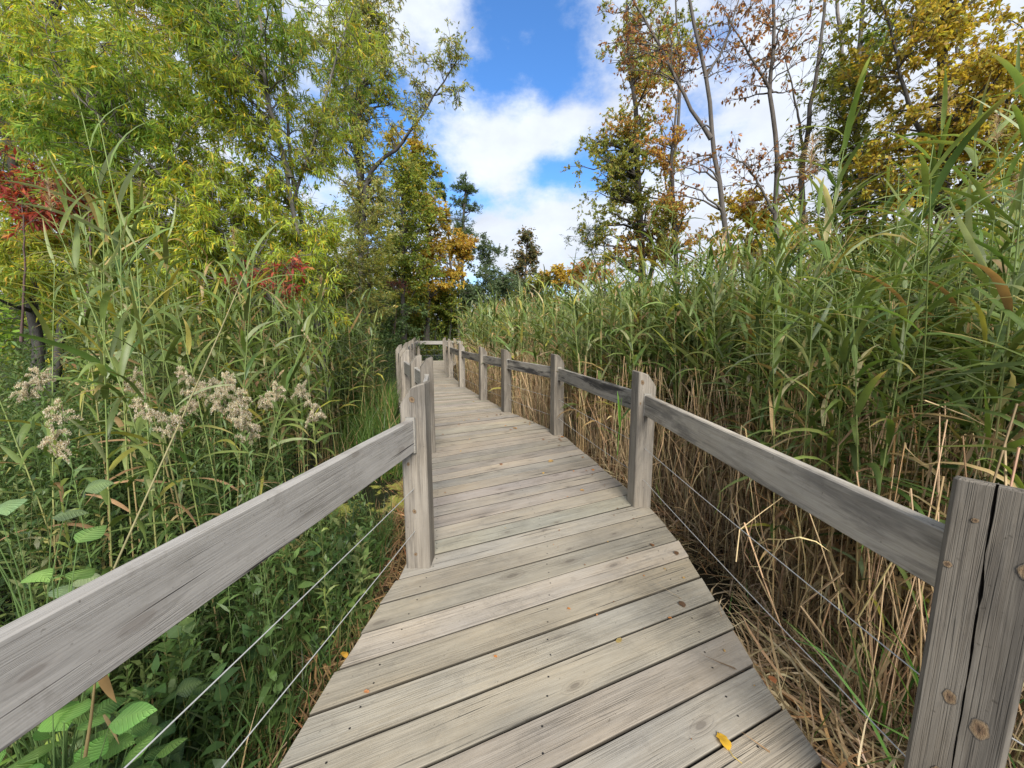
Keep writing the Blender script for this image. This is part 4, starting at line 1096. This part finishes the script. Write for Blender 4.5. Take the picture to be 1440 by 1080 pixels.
# the two willows that fill the upper left
tree('willow_tree', 'slender many stemmed yellow green willow nearest on the left', 'tree',
     [(A((462, 560, 6.0), (448, 470, 5.9), (425, 360, 5.7), (405, 260, 5.6), (385, 170, 5.5), (345, 50, 5.4), (320, -90, 5.3)), .045, .012),
      (A((455, 520, 6.0), (435, 370, 6.0), (415, 270, 6.0), (402, 150, 6.0), (396, 40, 6.0), (400, -110, 6.0)), .034, .010),
      (A((450, 530, 5.8), (400, 450, 5.5), (350, 380, 5.2), (270, 290, 5.0), (180, 200, 4.8), (90, 120, 4.6)), .034, .008),
      (A((408, 250, 5.6), (375, 130, 5.5), (365, 20, 5.5), (340, -110, 5.4)), .03, .010), (A((410, 290, 5.8), (450, 170, 5.8), (470, 90, 5.8), (500, 0, 5.8)), .022, .006)],
     [(at(330, 90, 5.4), (1.7, 1.2, 1.5), 34, 9000), (at(230, 260, 5.2), (1.6, 1.0, 1.3), 34, 9500), (at(420, 60, 5.9), (1.1, 1.1, 1.5), 18, 3600), (at(160, 110, 5.0), (1.6, 1.2, 1.5), 30, 9000),
      (at(425, 380, 5.5), (.6, .6, 1.0), 16, 1700), (at(310, 370, 5.2), (1.1, .8, .7), 18, 3000), (at(380, 300, 5.2), (.9, .7, .8), 16, 2000), (at(460, 250, 6.0), (.6, .7, 1.1), 12, 1100)],
     WL, 'willow', 401, (.12, .108, .09), pal2='willow_dark', noise_s=1.1, thr=.42, hang=.25)
tree('willow_tree', 'wide spreading yellow green willow at the far left edge', 'tree',
     [(A((60, 620, 6.5), (50, 450, 6.4), (20, 250, 6.2), (-20, 60, 6.0), (-40, -90, 6.0)), .09, .02), (A((70, 560, 6.5), (110, 330, 6.2), (150, 150, 6.0), (170, -60, 6.0)), .06, .012)],
     [(at(40, 100, 6.0), (2.2, 1.3, 1.6), 34, 8500), (at(90, 330, 5.6), (1.7, 1.0, .8), 26, 6500), (at(200, 20, 6.4), (1.8, 1.2, 1.3), 24, 5500), (at(-40, 330, 5.5), (1.2, 1, 1.2), 14, 3000)],
     WL, 'willow', 402, (.075, .068, .058), pal2='yellow', noise_s=.9, thr=.62, hang=.28)
tree('dark_tree', 'dark green tree with thick black trunk behind the willows', 'tree',
     [(A((95, 560, 11), (95, 350, 11), (100, 180, 11), (80, 0, 11)), .22, .07)],
     [(at(60, 170, 11), (2.6, 1.6, 2.6), 26, 5200), (at(100, 0, 11), (2.6, 1.6, 2.4), 20, 3500), (at(220, 330, 11), (2.4, 1.5, 1.8), 16, 3500)], (.13, .035, -.1, .5), 'dark', 403, (.03, .026, .022))
for i, (u, v, yy, r, n, lab, base) in enumerate([(30, 262, 4.75, .62, 800, 'deep red sumac at the far left edge behind the willow', (30, 480)), (122, 258, 4.8, .40, 220, 'dark red sumac peeping out between the willow leaves', (118, 470)),
                                              (385, 385, 4.95, .42, 240, 'orange red sumac low behind the left reeds', (395, 520)), (552, 400, 17, .6, 260, 'dark maroon sumac far off in the thicket behind the left rail', (555, 470))]):
    tree('sumac', lab, 'shrub', [(A((base[0], base[1], yy), (u + 5, (v + base[1]) / 2, yy), (u, v, yy)), .014, .005)],
         [(at(u, v, yy), (r * 1.25, r * .8, r * .7), 13, n)], (.10, .014, -.35, .5), 'maroon' if i == 3 else 'red', 410 + i, (.10, .06, .05), group='sumacs on the left bank', hang=.1)
tree('tall_tree', 'tall thin tree with one long branch leaning out into the sky', 'tree',
     [(A((512, 520, 13), (508, 330, 13), (505, 180, 13), (500, 40, 13), (495, -90, 13)), .12, .04), (A((508, 330, 13), (520, 245, 12.8), (562, 205, 12.6), (600, 150, 12.5), (650, 75, 12.5)), .085, .012), (A((506, 250, 13), (490, 140, 13), (488, 0, 13)), .07, .03)],
     [(at(505, 60, 13), (1.3, 1.3, 3.0), 26, 4200), (at(622, 105, 12.5), (.95, .8, .95), 16, 1150), (at(575, 165, 12.6), (.8, .7, .75), 10, 500), (at(545, 20, 13), (1.1, 1, 1.3), 14, 1500), (at(515, 230, 13), (1.1, 1.1, 1.6), 18, 2600), (at(460, 120, 13), (1.2, 1, 3), 20, 3400), (at(530, 300, 13), (1.0, 1, 1.2), 16, 2600), (at(545, 120, 13), (.7, .8, 1.3), 12, 1300)],
     (.12, .018, -.3, .6), 'greygreen', 420, (.05, .043, .037), pal2='gold', noise_s=.8, thr=.45, twig=1.4, hang=.1)
tree('grey_willow', 'grey green bushy willow in front of the tall thin tree', 'shrub',
     [(A((520, 500, 10.5), (520, 400, 10.5), (515, 320, 10.5)), .06, .015), (A((500, 500, 10.5), (480, 400, 10.5), (470, 340, 10.5)), .05, .015)],
     [(at(515, 340, 10.5), (.85, .8, 1.1), 22, 4600), (at(515, 420, 10.3), (1.0, .8, .9), 18, 3800), (at(455, 400, 10), (.9, .8, 1.1), 16, 3000)],
     (.085, .011, .35, .5), 'greygreen', 421, (.09, .08, .065), pal2='olive', noise_s=1.2, thr=.4)
tree('leafy_tree', 'fresh green tree with a thin dark trunk left of the yellow one', 'tree',
     [(A((568, 480, 19), (567, 380, 19), (566, 270, 19), (560, 190, 19)), .11, .03)],
     [(at(575, 270, 19), (1.5, 1.3, 2.8), 22, 3600), (at(580, 370, 19), (1.8, 1.4, 1.7), 18, 3000), (at(552, 330, 20), (1.6, 1.3, 2.5), 16, 2400)], (.17, .035, 0, .5), 'bright', 422, (.05, .042, .035), pal2='yellow', noise_s=.5, thr=.6, twig=1.6)
tree('leafy_tree', 'yellow and olive tree left of the dark pine', 'tree',
     [(A((600, 480, 22), (602, 380, 22), (600, 290, 22), (590, 220, 22)), .13, .03)],
     [(at(580, 235, 22), (1.4, 1.3, 2.0), 16, 2500), (at(605, 300, 22), (1.8, 1.4, 1.7), 18, 3000), (at(600, 380, 22), (2.1, 1.4, 1.8), 18, 2600)], (.19, .045, 0, .5), 'olive', 423, (.06, .05, .04), pal2='yellow', noise_s=.55, thr=-.05, twig=1.7)
tree('pine_tree', 'dark green pine with rounded clumps and two tops', 'tree',
     [(A((648, 480, 27), (650, 380, 27), (652, 300, 27), (655, 250, 27)), .16, .04), (A((640, 460, 27), (632, 350, 27), (624, 262, 27)), .12, .03)],
     [(at(655, 262, 27), (.95, .9, .7), 12, 1500), (at(652, 292, 27), (1.25, 1.1, .6), 12, 1300), (at(623, 268, 27), (.8, .8, .75), 10, 1100), (at(640, 315, 27), (2.0, 1.3, .8), 14, 1700), (at(660, 330, 27), (1.2, 1.1, .7), 10, 900), (at(630, 360, 27), (1.8, 1.3, 1.0), 12, 1200)],
     (.17, .02, .5, .5), 'dark', 424, (.06, .05, .045), twig=1.7)
tree('orange_tree', 'golden orange bush shining below the dark pine', 'shrub', [(A((645, 480, 23), (645, 400, 23), (646, 350, 23)), .08, .02)],
     [(at(645, 350, 23), (1.0, 1.0, .95), 16, 1900), (at(628, 388, 23), (1.1, 1.0, .7), 10, 900)], (.18, .045, 0, .5), 'yellow', 425, twig=1.6, pal2='orange', noise_s=.8, thr=.5)
tree('grey_bush', 'silvery grey green bush right of the golden one', 'shrub', [(A((690, 480, 24), (690, 420, 24), (688, 360, 24)), .08, .02)],
     [(at(687, 365, 24), (1.2, 1.1, 1.3), 18, 2000), (at(700, 405, 24), (2.0, 1.2, 1.0), 18, 2500), (at(665, 410, 23), (1.6, 1.2, 1.2), 14, 2000)], (.16, .03, .3, .5), 'blue', 426, twig=1.6)
tree('oak_tree', 'small thin crowned tree alone against the cloud', 'tree', [(A((735, 470, 29), (738, 410, 29), (741, 355, 29), (742, 322, 29)), .13, .03)],
     [(at(742, 340, 29), (1.0, .9, 1.3), 16, 800), (at(738, 375, 29), (1.5, 1.2, 1.3), 18, 1400), (at(735, 410, 29), (2.0, 1.3, 1.0), 14, 1200)], (.22, .06, 0, .5), 'oak', 427, (.05, .042, .036), twig=2.0)
for i, (u, v, yy, r, n, pal_, lab) in enumerate([(795, 388, 26, 1.1, 1500, 'yellow', 'yellow bush low on the skyline right of the lone thin tree'), (828, 380, 25, 1.0, 1400, 'orange', 'orange bush low on the skyline beside the yellow bush'), (770, 400, 27, 1.2, 1200, 'olive', 'olive bush at the foot of the lone thin tree')]):
    tree('autumn_bush', lab, 'shrub', [(A((u, 470, yy), (u, 430, yy), (u, v, yy)), .06, .02)], [(at(u, v, yy), (r * 1.5, r, r * .9), 14, n)], (.2, .05, 0, .5), pal_, 430 + i, twig=1.6)
tree('feathery_willow', 'wispy willow twigs leaning left from the poplar', 'shrub', [(A((850, 430, 14), (838, 370, 14), (815, 320, 14)), .04, .008), (A((850, 420, 14), (850, 350, 14), (840, 300, 14)), .04, .008)],
     [(at(820, 330, 14), (.8, .6, .8), 12, 520), (at(848, 330, 14), (.7, .6, .8), 10, 520)], (.12, .012, -.2, .5), 'blue', 435, (.12, .10, .08), twig=1.2, hang=.3)
tree('poplar_tree', 'tall green poplar turning orange on its right side', 'tree',
     [(A((905, 450, 13), (900, 330, 13), (895, 200, 13), (885, 80, 13), (880, -60, 13)), .13, .03), (A((905, 420, 13), (940, 280, 13), (955, 130, 13), (950, -30, 13)), .08, .02)],
     [(at(880, 230, 13), (1.75, 1.2, 1.7), 34, 5200), (at(845, 225, 13), (.95, .9, 1.0), 14, 1700), (at(900, 330, 13), (1.95, 1.2, 1.3), 28, 5000), (at(905, 110, 13), (1.2, 1.1, 1.7), 22, 2400), (at(880, 45, 13), (1.1, 1.0, .9), 14, 900), (at(940, 20, 13), (1.2, 1, 1.4), 14, 1300)],
     (.066, .022, -.3, .6), 'poplar', 440, (.075, .065, .055), pal2='rust', noise_s=.9, thr=.5, twig=1.1)
tree('autumn_tree', 'russet orange tree mixed into the right of the poplar', 'tree',
     [(A((950, 450, 11.5), (950, 330, 11.5), (945, 230, 11.5), (955, 120, 11.5)), .08, .02)],
     [(at(935, 200, 11.5), (.75, .8, .8), 13, 1100), (at(945, 290, 11.5), (1.0, .9, .55), 14, 1500), (at(930, 90, 11.5), (.7, .7, .8), 10, 600), (at(945, 350, 11.5), (1.1, .9, .6), 12, 900)],
     (.072, .023, -.2, .6), 'rust', 441, (.07, .06, .05), pal2='poplar', noise_s=1.2, thr=.35, twig=1.1)
# nearly bare trees
BR = (.085, .072, .06)
tree('bare_tree', 'leaning nearly bare tree with a few russet leaves beside the poplar', 'tree',
     [(A((1042, 470, 8.5), (1022, 340, 8.5), (1005, 220, 8.5), (992, 110, 8.5), (968, 0, 8.5), (955, -90, 8.5)), .06, .022), (A((1000, 195, 8.5), (965, 140, 8.6), (925, 60, 8.7), (890, 0, 8.8), (860, -70, 8.8)), .04, .010), (A((992, 110, 8.5), (1020, 60, 8.4), (1050, -40, 8.4)), .03, .008)],
     [(at(930, 60, 8.7), (1.2, .9, 1.0), 14, 520), (at(1000, 60, 8.5), (1.0, .9, 1.2), 12, 240), (at(960, 240, 8.6), (.9, .8, .8), 8, 160), (at(860, 60, 8.8), (.6, .5, .6), 8, 220)],
     (.075, .022, -.5, .5), 'brown', 450, BR, group='bare trees on the right', twig=1.5, sec=6, twn=3)
tree('bare_tree', 'straight bare grey tree with clusters of brown leaves in the middle', 'tree',
     [(A((1095, 470, 8.8), (1090, 330, 8.8), (1092, 220, 8.8), (1082, 130, 8.8), (1088, 40, 8.8), (1085, -90, 8.8)), .06, .025), (A((1088, 300, 8.8), (1055, 240, 8.8), (1020, 215, 8.8)), .03, .008), (A((1085, 130, 8.8), (1050, 70, 8.8), (1020, 20, 8.8)), .03, .008)],
     [(at(1060, 60, 8.8), (1.0, .9, 1.1), 14, 420), (at(1110, 60, 8.8), (.9, .9, 1.1), 10, 160), (at(1050, 230, 8.8), (.9, .8, .9), 12, 220), (at(1115, 240, 8.8), (.7, .7, .8), 8, 160)],
     (.085, .026, -.5, .5), 'brown', 451, BR, group='bare trees on the right', twig=1.5, sec=6, twn=3)
tree('bare_tree', 'bare forked tree curving up beside the yellow maple', 'tree',
     [(A((1118, 480, 9.5), (1125, 330, 9.5), (1130, 220, 9.5), (1140, 150, 9.5), (1155, 60, 9.5), (1165, -80, 9.5)), .075, .022), (A((1130, 215, 9.5), (1118, 140, 9.5), (1100, 70, 9.5)), .03, .008)],
     [(at(1145, 50, 9.5), (.8, .9, 1.2), 10, 160), (at(1130, 200, 9.5), (.9, .8, 1.1), 10, 320)], (.085, .02, -.3, .5), 'olive', 452, BR, group='bare trees on the right', twig=1.4, sec=6, twn=3)
tree('bare_tree', 'thin pale bare trunk rising into the green locust leaves', 'tree',
     [(A((1195, 480, 10), (1192, 330, 10), (1188, 200, 10), (1185, 90, 10), (1172, -80, 10)), .07, .03)], [(at(1185, 60, 10), (.7, .7, 1.4), 8, 160)], (.09, .02, -.3, .5), 'olive', 453, (.2, .18, .155), group='bare trees on the right', twig=1.4, sec=5, twn=3)
tree('locust_tree', 'feathery olive green locust left of the yellow maple', 'tree',
     [(A((1215, 480, 9.2), (1212, 300, 9.2), (1205, 150, 9.2), (1215, -50, 9.2)), .09, .03)],
     [(at(1190, 120, 9.2), (.9, .9, 1.0), 18, 2600), (at(1200, 210, 9.2), (1.1, .9, .9), 20, 3600), (at(1225, 40, 9.2), (.8, .8, 1.0), 14, 1700), (at(1190, 290, 9.2), (1.1, .9, .6), 14, 1900)],
     (.10, .014, -.2, .45), 'olive', 454, (.13, .115, .095), pal2='willow_dark', noise_s=1.1, thr=.3, twig=1.2)
tree('maple_tree', 'large golden yellow maple filling the upper right corner', 'tree',
     [(A((1330, 520, 7.6), (1330, 330, 7.6), (1325, 150, 7.6), (1340, -60, 7.6)), .14, .05), (A((1330, 300, 7.6), (1400, 180, 7.6), (1460, 40, 7.4)), .07, .02), (A((1328, 250, 7.6), (1280, 150, 7.6), (1250, 30, 7.6)), .05, .015)],
     [(at(1300, 60, 7.6), (1.5, 1.2, 1.2), 26, 5200), (at(1410, 80, 7.4), (1.6, 1.2, 1.5), 30, 6000), (at(1330, 190, 7.5), (1.5, 1.2, 1.1), 28, 5600), (at(1440, 250, 7.2), (1.3, 1.1, 1.3), 22, 4400), (at(1270, 260, 7.6), (1.1, 1.0, .8), 18, 3000), (at(1340, -50, 7.6), (2.0, 1.2, 1.0), 20, 3600)],
     (.08, .024, -.25, .6), 'gold', 455, (.08, .07, .06), pal2='olive', noise_s=.9, thr=.0, twig=1.2)
tree('maple_tree', 'low golden bush maple glowing behind the bare trunks', 'shrub', [(A((1065, 480, 13), (1065, 380, 13), (1062, 300, 13)), .07, .02)],
     [(at(1060, 300, 13), (1.3, 1.0, .7), 16, 1900), (at(1115, 330, 13), (1.4, 1.0, .7), 16, 1700), (at(1020, 345, 13), (1.2, 1, .6), 12, 1200)], (.12, .042, -.1, .5), 'yellow', 456, twig=1.3, pal2='gold', noise_s=.8, thr=.1)
tree('maple_tree', 'yellow and green maple low behind the right reeds', 'tree', [(A((1200, 520, 8.6), (1195, 420, 8.6), (1190, 350, 8.6)), .06, .02)],
     [(at(1190, 340, 8.6), (1.5, .9, .6), 18, 2600), (at(1320, 350, 8.2), (1.7, .9, .7), 18, 2800)], (.10, .036, -.2, .5), 'gold', 457, twig=1.2, pal2='olive', noise_s=1.0, thr=.0)
# thin saplings of the thicket behind the far rail
for i, (u, yy, top, pal_, lab) in enumerate([(540, 20, 385, 'bright', 'green sapling left of the far rail posts'), (566, 21.5, 400, 'olive', 'olive sapling behind the far left rail posts'), (596, 22, 405, 'bright', 'green sapling behind the middle of the far rail'),
                                            (612, 23.5, 395, 'olive', 'olive sapling with yellow tips behind the far rail'), (632, 22.5, 400, 'bright', 'green sapling at the right end of the far rail'), (655, 23, 410, 'blue', 'grey green sapling right of the far rail'), (585, 26, 370, 'greygreen', 'pale sapling deeper in the thicket')]):
    tree('sapling', lab, 'tree', [(A((u, 478, yy), (u + 3, 440, yy), (u - 2, top + 20, yy)), .05, .015)], [(at(u, (top + 445) / 2, yy), (1.0, .9, 1.3), 14, 1500)], (.15, .035, 0, .5), pal_, 470 + i, (.035, .03, .026), group='saplings in the thicket', twig=1.5, pal2='yellow', noise_s=1.0, thr=.75)

# bushes that close the view between the trunks
bushes = [(300, 8.5, 395, 1.5, 'willow_dark', 'green willow bush low behind the left reeds, below the many stemmed willow'), (190, 8.0, 400, 1.6, 'willow', 'yellow green bush low behind the front reeds'), (60, 8.0, 400, 1.7, 'willow_dark', 'green bush at the far left behind the goldenrods'), (420, 9.5, 400, 1.2, 'bright', 'green bush between the leaning willow stems and the thicket'),
          (475, 14, 420, 1.7, 'greygreen', 'grey green bush left of the far posts'), (530, 17, 440, 1.5, 'dark', 'dark bush behind the left far posts'), (560, 23, 440, 2.0, 'olive', 'olive bush at the left of the thicket behind the far rail'), (605, 25, 440, 2.2, 'olive', 'olive bush in the middle of the thicket behind the far rail'),
          (640, 24, 435, 2.0, 'bright', 'green bush in the thicket at the right end of the far rail'), (670, 26, 425, 2.4, 'blue', 'grey bush right of the far rail'), (720, 28, 420, 2.6, 'blue', 'grey green bush below the lone thin tree'), (510, 24, 400, 3.4, 'bright', 'tall green bush deep behind the tall thin tree'), (440, 16, 330, 3.2, 'willow_dark', 'tall green bush behind the many stemmed willow'), (340, 14, 330, 3.0, 'olive', 'olive bush high behind the many stemmed willow'), (220, 13, 330, 3.0, 'dark', 'dark bush behind the middle of the willow leaves'), (20, 12, 330, 3.0, 'dark', 'dark bush at the far left edge under the black trunk')]
for i, (u, yy, v, r, pal_, lab) in enumerate(bushes):
    c0 = at(u, v, yy)
    tree('bush', lab, 'shrub', [((( c0[0], yy, GZ), (c0[0] + .1, yy, c0[2] * .6), (c0[0], yy, c0[2])), .04 * r ** .5, .012), (((c0[0] + .2, yy, GZ), (c0[0] + .5 * r, yy, c0[2] * .8)), .03, .01)],
         [(c0, (r * 1.15, r * .7, r * .8), 18, 2300), ((c0[0], yy, (c0[2] + GZ) / 2), (r * 1.2, r * .7, r * .8), 14, 1800)], (.075 + .004 * yy, .016 + .0012 * yy, .1, .5), pal_, 500 + i, (.06, .05, .042), group='bushes of the thicket', twig=1 + yy * .03, pal2='gold' if i % 3 == 1 else 'willow_dark', noise_s=1.0, thr=.6)

# the far wood that closes the horizon
gf = np.random.default_rng(99); b = MB(); n = 75000
ang = gf.uniform(-1.25, 1.1, n); dist = gf.uniform(34, 52, n)
lim = 4.2 + 1.8 * np.sin(ang * 9) + 1.2 * np.sin(ang * 23 + 1) + 2.5 * (ang < -.25) + 1.5 * (ang > .35)
P = np.column_stack([np.sin(ang) * dist, np.cos(ang) * dist, GZ + lim * (gf.random(n) ** .8) + gf.normal(size=n) * .3])
V, F, nv = ribbons(P, gf.uniform(0, 6.283, n), gf.normal(0, .6, n), .4, gf.uniform(.3, .6, n), gf.uniform(.08, .17, n), 2, [.3, 1, .05], None, gf.normal(size=n))
nz = smooth_noise(P, .25, 4)
colr = pick(PAL['dark'][0] + PAL['greygreen'][0][:3], n, gf); mk = nz > .45; colr[mk] = pick(PAL['gold'][0], int(mk.sum()), gf)
b.add(V, F, np.repeat(colr, nv, axis=0))
m_ = 260; ang = gf.uniform(-1.2, 1.0, m_); dist = gf.uniform(34, 50, m_)
P0 = np.column_stack([np.sin(ang) * dist, np.cos(ang) * dist, np.full(m_, GZ)]); hh = gf.uniform(3, 6.5, m_)
SP = np.stack([P0, P0 + np.column_stack([gf.normal(size=m_) * .2, gf.normal(size=m_) * .2, hh * .5]), P0 + np.column_stack([gf.normal(size=m_) * .4, gf.normal(size=m_) * .4, hh])], 1)
V, F, nv = tubes(SP, np.array([[.10, .07, .03]]), 5); b.add(V, F, (.06, .05, .04))
tag(b.build('far_woods', M_LEAF), 'distant mixed autumn woods along the horizon', 'woods', kind='stuff')

# ------------------------------------------------------------------ fallen leaves on the deck


def fallen(x, y, z, size, colr, label, group=None, seed=0, stem=False):
    g = np.random.default_rng(seed); az = g.uniform(0, 6.283)
    nseg = 6
    V, F, nv = ribbons(np.zeros((1, 3)), az, .18 + .15 * g.random(), .5 + .3 * g.random(), size, size * .33, nseg, [.15, .75, 1, .88, .95, .5, .03], -.25, g.normal() * .12, g.normal() * .4)
    V = V + g.normal(size=V.shape) * size * .02; V[:, 2] = np.maximum(V[:, 2], 0) + .0025
    o = MB().add(V, F, np.clip(np.array(colr) * (1 + g.normal(size=(len(V), 1)) * .12), .01, 1)).build('fallen_leaf', M_HERB, None, True)
    o.location = (x, y, z); tag(o, label, 'leaf', group)
    if stem:
        P = np.array([[0, 0, .004], [-math.cos(az) * size * .35, -math.sin(az) * size * .35, .006], [-math.cos(az + .4) * size * .75, -math.sin(az + .4) * size * .75, .004]])
        V, F, _ = tubes(P[None], np.array([[.0014, .0012, .001]]), 5); MB().add(V, F, (.35, .25, .05)).build('leaf_stalk', M_STEM, o)
    return o


YL, OR, BRN = (.55, .33, .035), (.42, .17, .05), (.20, .10, .05)
lf = [((1025, 1056), .062, YL, 'large yellow leaf with a stalk lying on the nearest boards', True), ((797, 856), .022, OR, 'small orange leaf on a board in the middle of the deck', False), ((868, 905), .04, (.36, .27, .10), 'pale yellow curled leaf on the near deck', False),
      ((519, 975), .025, (.45, .2, .09), 'small orange leaf near the left end of a near board', False), ((487, 926), .045, (.55, .30, .04), 'yellow orange leaf at the left deck edge below the corner post', False), ((945, 870), .02, OR, 'tiny orange leaf in a board gap near the right deck edge', False),
      ((816, 690), .04, (.5, .27, .06), 'yellow orange leaf on the deck between the second pair of posts', False), ((778, 648), .075, (.40, .26, .10), 'tan dry leaf on the deck ahead of the second right post', False), ((727, 603), .08, (.5, .25, .06), 'orange leaf beside the third right post', False), ((765, 665), .03, YL, 'small yellow leaf left of the tan dry leaf', False), ((1090, 962), .04, (.4, .15, .06), 'orange brown leaf caught at the right deck edge', False)]
for i, ((u, v), s, cc, lab, stm) in enumerate(lf):
    p = gat(u, v, 0); fallen(p[0], p[1], .001, s, cc, lab, None, 700 + i, stm)
gl = np.random.default_rng(55)
for i in range(72):
    y = gl.uniform(3.4, 12) if i < 46 else gl.uniform(1.1, 3.4); x = edge_x(LEDGE, y) + (edge_x(REDGE, y) - edge_x(LEDGE, y)) * (1 - gl.random() ** 1.6 * .85)
    fallen(x - .05, y, .001, (gl.uniform(.02, .055) if i < 46 else gl.uniform(.006, .018)), [OR, BRN, BRN, (.35, .22, .08)][i % 4], 'tiny dry leaf scattered on the farther boards' if i < 46 else 'tiny crumb of dry leaf scattered on the nearer boards', 'tiny leaves scattered on the farther boards' if i < 46 else 'leaf crumbs scattered on the nearer boards', 800 + i)

for i in range(28):
    y = gl.uniform(1.7, 7); sd_ = gl.random() < .5; inx = abs(gl.normal()) * .14 + .02
    x = edge_x(LEDGE, y) + inx if sd_ else edge_x(REDGE, y) - inx
    fallen(x, y, .001, gl.uniform(.018, .048), [BRN, (.26, .15, .07), (.12, .07, .04), (.16, .09, .05)][i % 4], 'curled brown leaf caught along the edge of the deck', 'curled brown leaves along the deck edges', 900 + i)
